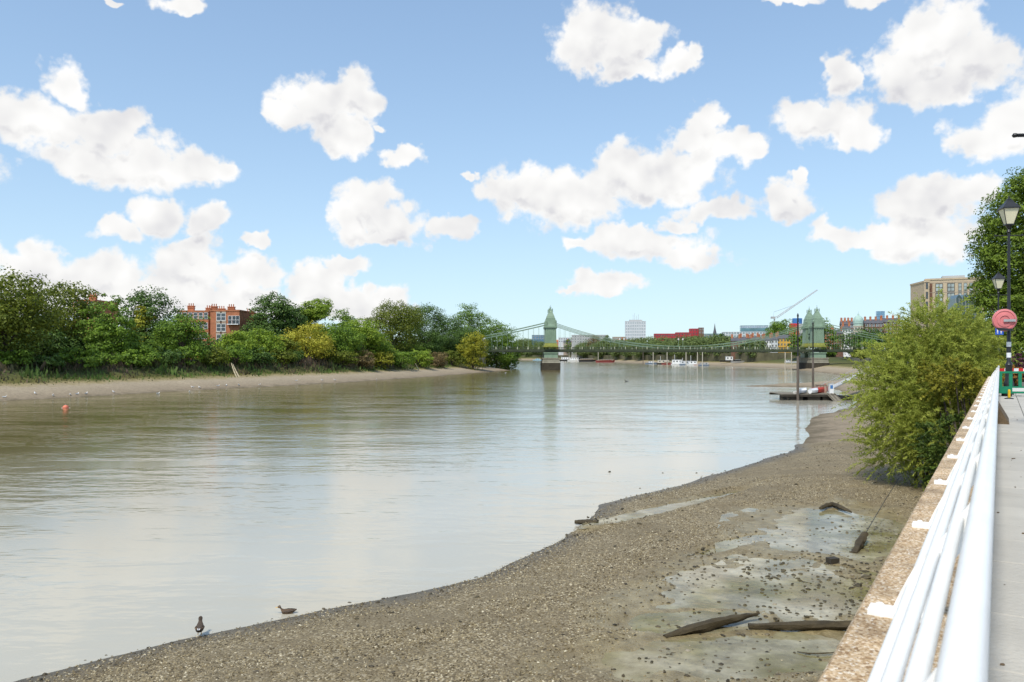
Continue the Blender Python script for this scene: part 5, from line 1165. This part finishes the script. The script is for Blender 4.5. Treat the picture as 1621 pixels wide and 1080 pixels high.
MB().loft([[(x, -.25*k, 0), (x, -.2*k, .3*k), (x, .15*k, .42*k), (x, .25*k, 0)] for x, k in ((-.6, .5), (-.3, 1), (.2, 1.1), (.6, .6))]).build('fold', mat('grey_canvas', (.40, .38, .34), .9, .2), sb)

# houseboats and small craft under the bridge
def shore_pt(px, k=.975):
    Ys_ = np.arange(420.0, 1300.0, 3.0); X_ = (px-CX)/F*Ys_; z_ = height(X_, Ys_)[0]
    Y_ = Ys_[np.argmax(z_ > -.15)]*k; return np.array([(px-CX)/F*Y_, Y_, 0.0])
def houseboat(label, px, py, wpx, hm, cm, hfrac=.5, cab=(.18, .8), dark=None, mast=0, Y=None):
    w0 = shore_pt(px) if Y is None else np.array([(px-CX)/F*Y, Y, EYE-(py-HY)/F*Y]); Y_ = w0[1]; L = wpx*Y_/F; H = L*.11
    z = w0[2] if Y is not None else -.1
    b = thing('houseboat', label, 'boat', (w0[0], Y_, z), 0, 'boats moored beyond the bridge')
    MB().loft([[((t-.5)*L, -k*L*.12, H*(1+.25*t*t)), ((t-.5)*L*.94, -k*L*.08, 0), ((t-.5)*L*.94, k*L*.08, 0), ((t-.5)*L, k*L*.12, H*(1+.25*t*t))] for t, k in ((0, .7), (.15, 1), (.7, 1), (.9, .6), (1, .12))]).build('hull', hm, b)
    x0, x1 = (cab[0]-.5)*L, (cab[1]-.5)*L; ch = L*hfrac*.34
    c_ = MB().span(x0, x1, -L*.085, L*.085, H*.9, H+ch).build('cabin', cm, b)
    MB().span(x0-.2, x1+.2, -L*.095, L*.095, H+ch, H+ch+.15).build('cabin_roof', dark or M_GREY, b)
    n = max(2, int((x1-x0)/2.2))
    for k in range(n):
        x = x0+(x1-x0)*(k+.5)/n; MB().span(x-.45, x+.45, -L*.085-.05, -L*.085, H+ch*.4, H+ch*.8).build('window', M_GLASS, c_)
    if mast: MB().tube([((.3-.5)*L, 0, H), ((.3-.5)*L, 0, H+mast*.75)], .12, 5).build('mast', M_WHITE, b)
M_HB = mat('hull_blue', (.16, .22, .30), .5, .1); M_HR = mat('hull_oxide', (.25, .05, .045), .6, .2); M_HT = mat('hull_tan', (.35, .26, .18), .7, .2); M_PB = mat('hull_paleblue', (.35, .55, .65), .5, .1); M_PK = mat('pale_pink_hull', (.60, .45, .42), .5, .1)
HB = [('white houseboat with a dark bow beside the bridge pier', 893, 572, 20, M_BLACK, M_WHITE, .5, (.3, .9), 5), ('white cabin boat moored behind the bridge pier', 909, 571.5, 20, M_WHITE, M_WHITE, .45, (.2, .8), 6), ('low brown barge piled with clutter', 930, 572.3, 26, M_BLACK, M_HT, .2, (.1, .8), 0),
      ('oxide red barge at the end of the low barges', 958, 572.3, 28, M_HR, M_HT, .15, (.3, .9), 0), ('pale blue small boat between the wooded bank and the bridge pier', 851, 571, 14, M_PB, M_PB, .3, (.3, .7), 0), ('blue and white small boat at the edge of the mooring', 1031, 575.2, 18, M_HB, M_WHITE, .35, (.3, .7), 0),
      ('cream roofed houseboat in the crowded mooring', 1050, 573.5, 20, M_BLACK, M_CREAM, .6, (.1, .9), 7), ('oxide hulled barge in front of the cream houseboat', 1058, 575.6, 20, M_HR, M_HT, .3, (.2, .7), 0), ('white two deck houseboat in the crowded mooring', 1072, 573.8, 18, M_WHITE, M_WHITE, .9, (.1, .85), 9),
      ('blue windowed houseboat behind the white one', 1084, 572.8, 16, M_HB, M_LGREY, .8, (.1, .9), 6), ('white cruiser at the end of the crowded mooring', 1098, 574.2, 20, M_WHITE, M_WHITE, .6, (.2, .7), 8), ('blue grey barge behind the white cruiser', 1114, 573, 16, M_HB, M_GREY, .5, (.2, .9), 0),
      ('pale pink skiff drawn up on the mud', 1108, 576.0, 18, M_PK, M_PK, .1, (.4, .6), 0)]
for i_, (lb_, px, py, wp, hm, cm, hf, cab, mast) in enumerate(HB): houseboat(lb_, px, py, wp*1.1, hm, cm, hf, cab, None, mast)
for (lb_, px, py, wp, hm, cm, hf, cab, Y) in (('white wheelhouse boat aground on the sandy shore', 1150, 573.0, 22, M_BLACK, M_WHITE, .8, (.45, .95), 560), ('grey boat leaning on the mud beside the wheelhouse boat', 1168, 574.5, 22, M_GREY, M_BLACK, .35, (.3, .7), 545), ('grey launch drawn up near the bridge tower', 1253, 575.0, 22, M_LGREY, M_WHITE, .3, (.1, .4), 430)):
    houseboat(lb_, px, py, wp, hm, cm, hf, cab, Y=Y)
for i, (px, top, py) in enumerate(((1018, 556, 576), (1056, 552, 574), (1034, 558, 574), (1086, 554, 573), (1104, 551, 573), (1112, 556, 573), (901, 555, 572), (912, 556, 572), (947, 557, 572), (1243, 553, 573), (1253, 554, 573))):
    c = shore_pt(px, .968); zt = EYE+(HY-top)/F*c[1]
    p_ = tag(MB().lathe([(.28, -1), (.24, zt*.6), (.2, zt), (.05, zt+.2)], 8).build('mooring_post', M_PILE if i == 0 else M_CREAM, None, True, (c[0], c[1], 0)), 'thin mooring post among the boats under the bridge' if i else 'dark mooring post standing alone in the water under the bridge', 'post', 'mooring posts beyond the bridge')

# ------------------------------------------------------------------ birds and buoy
def bird(name, label, loc, rz, s, m, cat='bird', group=None, wing=None, bill=None, swim=True, headm=None, upright=.0):
    b = thing(name, label, cat, loc, rz, group); rings = []
    spine = [(-.62, .34, .02, .01), (-.50, .30, .10, .05), (-.30, .22, .19, .14), (0, .20, .24, .19), (.24, .24, .21, .18), (.36, .31, .16, .15), (.41, .41, .115, .115), (.44, .49, .10, .10), (.47, .57, .115, .105), (.54, .60, .11, .10), (.62, .58, .065, .06), (.65, .57, .02, .02)]
    for (x, z, w, h) in spine:
        x, z = x*(1-upright*.45), z+upright*max(0, x+.2)*.35
        rings.append([(s*x, s*w*math.cos(a), s*(z+h*math.sin(a))) for a in np.linspace(0, 2*PI, 10, endpoint=False)])
    MB().loft(rings).build('body', m, b, True)
    if wing:
        for sy in (-1, 1):
            wr = [[(s*x*(1-upright*.45), s*sy*(w+.015), s*(z+h*math.sin(a)*.9)) if abs(math.sin(a)) > .2 else (s*x*(1-upright*.45), s*sy*(w+.05+.015*math.cos(a)), s*z) for a in np.linspace(0, 2*PI, 6, endpoint=False)] for (x, z, w, h) in ((-.62, .36, .04, .02), (-.35, .33, .15, .08), (-.05, .30, .205, .12), (.2, .30, .19, .08), (.26, .30, .17, .02))]
            MB().loft(wr).build('wing', wing, b, True)
    MB().loft([[(s*(.63+.0)*(1-upright*.45), s*q*.05, s*(.57+p*.03+upright*.28)) for q, p in ((-1, 0), (0, 1), (1, 0), (0, -1))], [(s*.80*(1-upright*.35), s*q*.045, s*(.535+p*.012+upright*.28)) for q, p in ((-1, 0), (0, 1), (1, 0), (0, -1))]]).build('bill', bill or M_YEL, b)
    if not swim:
        for sy in (-1, 1): MB().tube([(0, s*sy*.09, s*.10), (s*.03, s*sy*.09, -s*.12), (s*.12, s*sy*.10, -s*.13)], s*.022, 5).build('leg', M_YEL, b)
    return b
M_DUCK = mat('mallard_brown', (.13, .085, .05), .8, .45, 22); M_DUCKW = mat('duck_wing', (.075, .055, .04), .8, .5, 30); M_WHB = mat('gull_white', (.80, .80, .79), .7, .04); M_GW = mat('gull_grey', (.45, .46, .48), .7, .05)
c = gp(316, 1006, .02); bird('mallard_duck', 'brown duck standing at the water edge with its back turned', (c[0], c[1], .09), PI/2+.25, .46, M_DUCKW, wing=M_DUCK, swim=False, upright=.5)
MB().span(-.22, -.13, -.035, .035, .14, .16).build('tail', M_WHB, bpy.data.objects['mallard_duck'])
c = gp(455, 971, 0); bird('mallard_duck', 'brown duck swimming just off the gravel', (c[0], c[1], -.05), PI+.15, .42, M_DUCK, wing=M_DUCKW)
c = gp(992, 604, 0); bird('cormorant', 'dark cormorant swimming alone in mid river', (c[0], c[1], -.25), PI+.4, 1.1, mat('cormorant_black', (.02, .02, .02), .6, .2))
gm = None
for i, (px, py) in enumerate(((7,631),(56,627),(84,627.5),(111,626.5),(122,625),(136,624.5),(180,622.5),(305,614),(316,614.5),(345,612),(358,611.5),(378,611),(411,610),(469,604.5),(510,603),(596,600),(800,588.5),(300,619),(250,622),(530,603))):
    Y = F*EYE/(py+3-HY)*.99; x = (px-CX)/F*Y
    for _ in range(8):
        z = land_z(x, Y)+.04
        if z > EYE-(py-HY)/F*Y: break
        Y *= 1.004; x = (px-CX)/F*Y
    z = max(z, -.05)
    if gm is None: gm = bird('gull', 'white gull resting at the water line of the far bank', (x, Y, z), .3, .62, M_WHB, group='gulls along the far bank', wing=M_GW, swim=False)
    else: g = copy_tree(gm); g.location = (x, Y, z); g.rotation_euler = (0, 0, random.uniform(0, 6.28))
c = gp(104, 646, 0); by = thing('mooring_buoy', 'orange pink mooring buoy floating near the far bank', 'buoy', (c[0], c[1], -.1)); by.scale = (.72, .72, .72)
MB().lathe([(.10, -.3), (.42, -.12), (.55, .18), (.5, .45), (.28, .64), (.08, .70)], 16).build('float', mat('buoy_orange', (.70, .20, .12), .5, .12, 2), by, True); MB().tube([(0, 0, .65), (0, 0, .85)], .05, 6).build('eye', M_GREY, by); MB().tube([(-.75, -.2, .14), (0, 0, .16), (.75, .2, .14)], .06, 5).build('rope', M_PK, by)
for (px, py, dx, h_, lb_) in ((372, 592, -1.6, 3.4, 'pale dead trunk leaning down the far bank'), (376, 592, -1.9, 3.2, 'second pale dead trunk leaning beside the first'), (662, 583, -1.2, 2.6, 'small pale pole leaning on the bank by the fresh green tree')):
    Y = bank_Y(px)*1.10; x = (px-CX)/F*Y; z = land_z(x, Y)
    tag(MB().tube([(.6, -.4, -.2), (dx*.4, .8, h_*.5), (dx, 2.0, h_)], [.20, .15, .08], 7).build('leaning_trunk', mat('bleached_wood', (.42, .36, .24), .85, .2, 2), None, True, (x, Y, z)), lb_, 'dead trunk')

# ------------------------------------------------------------------ driftwood and stones on the near foreshore
M_LOG = mat('waterlogged_wood', (.06, .046, .024), .75, .4, 2.2, .5, 14, stretch=(1, 1, 3))
def log(name, label, pts, radii, n=9, m=None, cat='driftwood', flat=.8, jag=.2):
    r = np.random.default_rng(len(label)); pts = [np.array(p, float) for p in pts]; rings = []; N_ = 14
    ss = np.linspace(0, len(pts)-1, N_); o = pts[0].copy()
    for q in ss:
        i = min(int(q), len(pts)-2); f = q-i; p = pts[i]*(1-f)+pts[i+1]*f-o; ra = radii[i]*(1-f)+radii[i+1]*f; t = pts[i+1]-pts[i]; t /= np.linalg.norm(t); a = np.cross(t, (0, 0, 1)); a /= np.linalg.norm(a); b = np.cross(a, t)
        rings.append([tuple(p+ra*(1+r.uniform(-jag, jag))*(math.cos(th)*a+flat*math.sin(th)*b)) for th in np.linspace(0, 2*PI, n, endpoint=False)])
    return tag(MB().loft(rings).build(name, m or M_LOG, None, True, o), label, cat)
def G3(px, py, z=.52, dz=0.0): p = gp(px, py, z); return (p[0], p[1], z+dz)
log('driftwood_log', 'tapered driftwood log lying askew in the green pool', [G3(1052, 1010, .5, .03), G3(1110, 998, .52, .10), G3(1160, 988, .52, .13), G3(1202, 981, .52, .16)], [.07, .17, .13, .03])
log('driftwood_beam', 'long straight driftwood beam half sunk by the wall', [G3(1185, 998, .5, .10), G3(1250, 999, .5, .12), G3(1345, 998, .5, .13), G3(1420, 997, .5, .13)], [.08, .13, .14, .14])
log('driftwood_stump', 'squared timber stranded in the shallows at the point', [G3(910, 830, .03, .10), G3(928, 831, .03, .12), G3(946, 833, .03, .12)], [.10, .16, .19], 6, jag=.06)
log('driftwood_branch', 'curved dark branch lying beyond the pale pool', [G3(1299, 806, .6, .03), G3(1308, 802, .6, .06), G3(1318, 801, .6, .07), G3(1328, 804, .6, .06), G3(1338, 808, .6, .04), G3(1348, 811, .6, .0)], [.07, .12, .13, .11, .09, .04])
log('sunken_post', 'slanting timber post with a wire standing in the pale pool', [G3(1352, 878, .45, .0), G3(1361, 868, .45, .18), G3(1370, 860, .45, .36)], [.13, .15, .11], 7)
p0 = np.array(G3(1370, 860, .45, .36)); p1 = np.array(G3(1400, 822, .5, .75)); 
tag(MB().tube([(0, 0, 0), (p1-p0)*.55, (p1-p0), (p1-p0)+np.array((1.2, 1.2, .8))], .013, 5).build('dead_twig', M_BLACK, None, False, p0), 'thin dead twig rising from the slanting post', 'twig')
tag(MB().box((0, 0, .1), (.34, .26, .22), .3).build('stone_block', M_TIMBD, None, False, G3(1318, 893, .48)), 'squared dark block standing in the pale pool', 'block')
log('dead_stick', 'thin crooked stick on the gravel near the ducks', [G3(500, 1080, .25, .02), G3(494, 1066, .25, .03), G3(505, 1056, .25, .03), G3(550, 1053, .25, .02)], [.022, .025, .02, .01], 6)
log('dead_stick', 'thin bent twig in the green pool by the coping', [G3(1262, 1033, .5, .02), G3(1278, 1037, .5, .04), G3(1300, 1038, .5, .05), G3(1330, 1036, .5, .05)], [.012, .018, .02, .015], 6)
# single stones
rock_meshes = []
for k in range(6):
    r = np.random.default_rng(k); mb = MB(); rings = []
    for t in np.linspace(-1, 1, 6):
        q = math.sqrt(max(.04, 1-t*t)); rings.append([(q*math.cos(a)*(1+r.uniform(-.25, .25)), q*math.sin(a)*.8*(1+r.uniform(-.25, .25)), t*.62) for a in np.linspace(0, 2*PI, 8, endpoint=False)])
    rock_meshes.append(mb.loft(rings).mesh('foreshore_stone', True))
M_ROCK = mat('wet_weedy_stone', (.075, .062, .034), .6, .4, 9, .4, 30, rand=.35)
for me in rock_meshes: me.materials.append(M_ROCK)
r = np.random.default_rng(12)
STN = [(1308,893,9),(1330,835,8),(1118,790,6),(755,946,8),(1045,857,8),(1330,905,7),(1370,915,16),(1358,928,14),(1240,893,9),(1172,934,9),(1060,842,7),(1090,880,8),(836,960,7),(1014,830,6),(985,818,6),(565,980,7),(300,1015,9),(700,1000,7),(1205,1048,8),(1215,1055,9),(1140,1062,7),(1190,1065,6),(1012,1046,8),(1120,1075,6)]
for _ in range(190):
    u = r.random()
    if u < .62: STN.append((r.uniform(1175, 1375), r.uniform(892, 985), r.uniform(3.5, 9)))
    elif u < .75: STN.append((r.uniform(1090, 1210), r.uniform(955, 1000), r.uniform(3.5, 8)))
    elif u < .88: STN.append((r.uniform(1000, 1310), r.uniform(1035, 1078), r.uniform(3, 7)))
    else: STN.append((r.uniform(960, 1330), r.uniform(740, 900), r.uniform(3, 6)))
sz_ = lambda v: 'largest dark' if v > 12 else 'dark'
for k, (px, py, sp) in enumerate(STN):
    c = gp(px, py, .5 if px > 900 and py > 860 else .35)
    for _ in range(3): c = gp(px, py, max(.0, shore_z(c[0], c[1])))
    if c[0] > 0 and (c[0]-P(0, 0)[0])*UY-c[1]*UX > -.7: continue
    R_ = sp*c[1]/F*.5
    if float(pool_depth(np.array([c[0]]), np.array([c[1]]))[0]) < 1.15 and c[1] < 36 and c[2] < .5: c[2] = .5-R_*.15
    pool_ = px > 1000 and py > 860
    o = link('foreshore_stone', rock_meshes[k % 6], None, None, (c[0], c[1], c[2]+R_*.12), (r.uniform(-.3, .3), r.uniform(-.3, .3), r.uniform(0, 6.28))); o.scale = (R_, R_*r.uniform(.75, 1.1), R_*r.uniform(.6, 1.0))
    if sp > 12: tag(o, 'large dark weedy stone at the wall side of the pools', 'stone', 'large stones')
    elif pool_: tag(o, 'dark weedy stone lying in the shallow pools below the wall', 'stone', 'stones in the shallow pools')
    else: tag(o, 'dark stone lying on the gravel foreshore', 'stone', 'stones on the open gravel')

# ------------------------------------------------------------------ pebbles: too many to count
def pebbles(name, label, col_stops, dens_f, smin, smax, seed, x0, x1, y0, y1, step):
    xs, ys = np.arange(x0, x1, step), np.arange(y0, y1, step); X, Y = np.meshgrid(xs, ys); Z, sd, left = height(X, Y, 1.0)
    lift = np.where((pool_depth(X, Y) < 1.12) & (X > 3) & (Y < 34), np.maximum(Z, .485), Z)
    me = grid_mesh(name, xs, ys, lambda a, b: lift)
    at_ = me.attributes.new('dens', 'FLOAT', 'POINT'); at_.data.foreach_set('value', dens_f(X, Y, Z, sd).astype(np.float32).ravel())
    m = bpy.data.materials.new(name); m.use_nodes = True; N = m.node_tree.nodes; L = m.node_tree.links; b = N['Principled BSDF']; b.inputs['Roughness'].default_value = .6; b.inputs['Specular IOR Level'].default_value = .35
    a = N.new('ShaderNodeAttribute'); a.attribute_type = 'INSTANCER'; a.attribute_name = 'tone'; cr = N.new('ShaderNodeValToRGB'); el = cr.color_ramp.elements
    el[0].position = 0; el[0].color = (*col_stops[0][1], 1); el[1].position = 1; el[1].color = (*col_stops[-1][1], 1)
    for p, c in col_stops[1:-1]: e = el.new(p); e.color = (*c, 1)
    L.new(a.outputs['Fac'], cr.inputs[0]); L.new(cr.outputs[0], b.inputs['Base Color'])
    o = link(name, me, m)
    ng = bpy.data.node_groups.new(name, 'GeometryNodeTree'); ng.interface.new_socket('Geometry', in_out='INPUT', socket_type='NodeSocketGeometry'); ng.interface.new_socket('Geometry', in_out='OUTPUT', socket_type='NodeSocketGeometry')
    n = ng.nodes; l = ng.links; gi = n.new('NodeGroupInput'); go = n.new('NodeGroupOutput')
    di = n.new('GeometryNodeDistributePointsOnFaces'); na = n.new('GeometryNodeInputNamedAttribute'); na.data_type = 'FLOAT'; na.inputs[0].default_value = 'dens'
    l.new(gi.outputs[0], di.inputs['Mesh']); l.new(na.outputs[0], di.inputs['Density']); di.inputs['Seed'].default_value = seed
    ic = n.new('GeometryNodeMeshIcoSphere'); ic.inputs['Radius'].default_value = 1.0; ic.inputs['Subdivisions'].default_value = 1
    sm = n.new('GeometryNodeSetMaterial'); sm.inputs['Material'].default_value = m; l.new(ic.outputs[0], sm.inputs[0])
    ip = n.new('GeometryNodeInstanceOnPoints'); l.new(di.outputs['Points'], ip.inputs['Points']); l.new(sm.outputs[0], ip.inputs['Instance'])
    rr_ = n.new('FunctionNodeRandomValue'); rr_.data_type = 'FLOAT_VECTOR'; rr_.inputs[0].default_value = (-.35, -.35, 0); rr_.inputs[1].default_value = (.35, .35, 6.28); l.new(rr_.outputs[0], ip.inputs['Rotation'])
    rs_ = n.new('FunctionNodeRandomValue'); rs_.data_type = 'FLOAT_VECTOR'; rs_.inputs[0].default_value = (smin, smin*.8, smin*.5); rs_.inputs[1].default_value = (smax, smax*.8, smax*.6); rs_.inputs['Seed'].default_value = 3
    r2 = n.new('FunctionNodeRandomValue'); r2.data_type = 'FLOAT'; r2.inputs[2].default_value = .35; r2.inputs[3].default_value = 1.0; r2.inputs['Seed'].default_value = 8
    ml = n.new('ShaderNodeVectorMath'); ml.operation = 'SCALE'; l.new(rs_.outputs[0], ml.inputs[0]); l.new(r2.outputs[1], ml.inputs['Scale']); l.new(ml.outputs[0], ip.inputs['Scale'])
    sn = n.new('GeometryNodeStoreNamedAttribute'); sn.data_type = 'FLOAT'; sn.domain = 'INSTANCE'; sn.inputs['Name'].default_value = 'tone'
    rt = n.new('FunctionNodeRandomValue'); rt.data_type = 'FLOAT'; rt.inputs['Seed'].default_value = 5; l.new(rt.outputs[1], sn.inputs['Value'])
    l.new(ip.outputs[0], sn.inputs['Geometry']); l.new(sn.outputs[0], go.inputs[0])
    md = o.modifiers.new('scatter', 'NODES'); md.node_group = ng
    return tag(o, label, 'pebbles', kind='stuff')
def visible(X, Y): return (Y > 14) & ((X*UY-Y*UX) < -.9) & (X > -.72*Y)
tone = [(0, (.045, .033, .016)), (.3, (.125, .095, .047)), (.6, (.22, .17, .087)), (.85, (.36, .295, .17)), (1, (.61, .545, .39))]
def dA(X, Y, Z, sd):
    pd = pool_depth(X, Y); patchy = np.clip(.75+fbm(X/3, Y/3, 3, 77)*2.6+.35*np.sin(sd*1.9+fbm(X/6, Y/6, 2, 13)*9), .08, 1.7)
    return np.where(visible(X, Y) & (sd > -.25) & (Y < 46), 1, 0)*patchy*np.clip((pd-1.0-fbm(X/1.2, Y/1.2, 3, 91)*.9)*2.2, .02, 1)*np.interp(Y, [14, 20, 30, 46], [230, 210, 110, 50])
pebbles('gravel', 'pale and brown pebbles covering the near foreshore', tone, dA, .018, .052, 2, -16, 30, 13, 47, .35)
dk = [(0, (.03, .026, .015)), (.5, (.075, .06, .035)), (.9, (.15, .12, .07)), (1, (.3, .26, .19))]
def dB(X, Y, Z, sd):
    pd = pool_depth(X, Y)
    edge = np.exp(-((sd-.15)/.55)**2)*5
    inpool = np.where((pd < 1.3) & (X > 4) & (Y > 16.5) & (Y < 27.5), 13, 0)*np.clip(.45+fbm(X/1.5, Y/1.5, 3, 55)*4, 0, 1.8)
    strip_ = np.where((pd < 1.2) & (X < 16) & (Z < .45), 26, 0)*np.clip(.4+fbm(X/1.2, Y/1.2, 3, 44)*3, .1, 1.5)
    return np.where(visible(X, Y) & (sd > -.7), 1, 0)*(edge+inpool+strip_+2.2*np.clip(.4+fbm(X/4, Y/4, 3, 66)*3.5, 0, 2.2))
pebbles('dark_shingle', 'dark wet shingle along the water edge and in the pools', dk, dB, .04, .11, 4, -16, 42, 13, 64, .35)
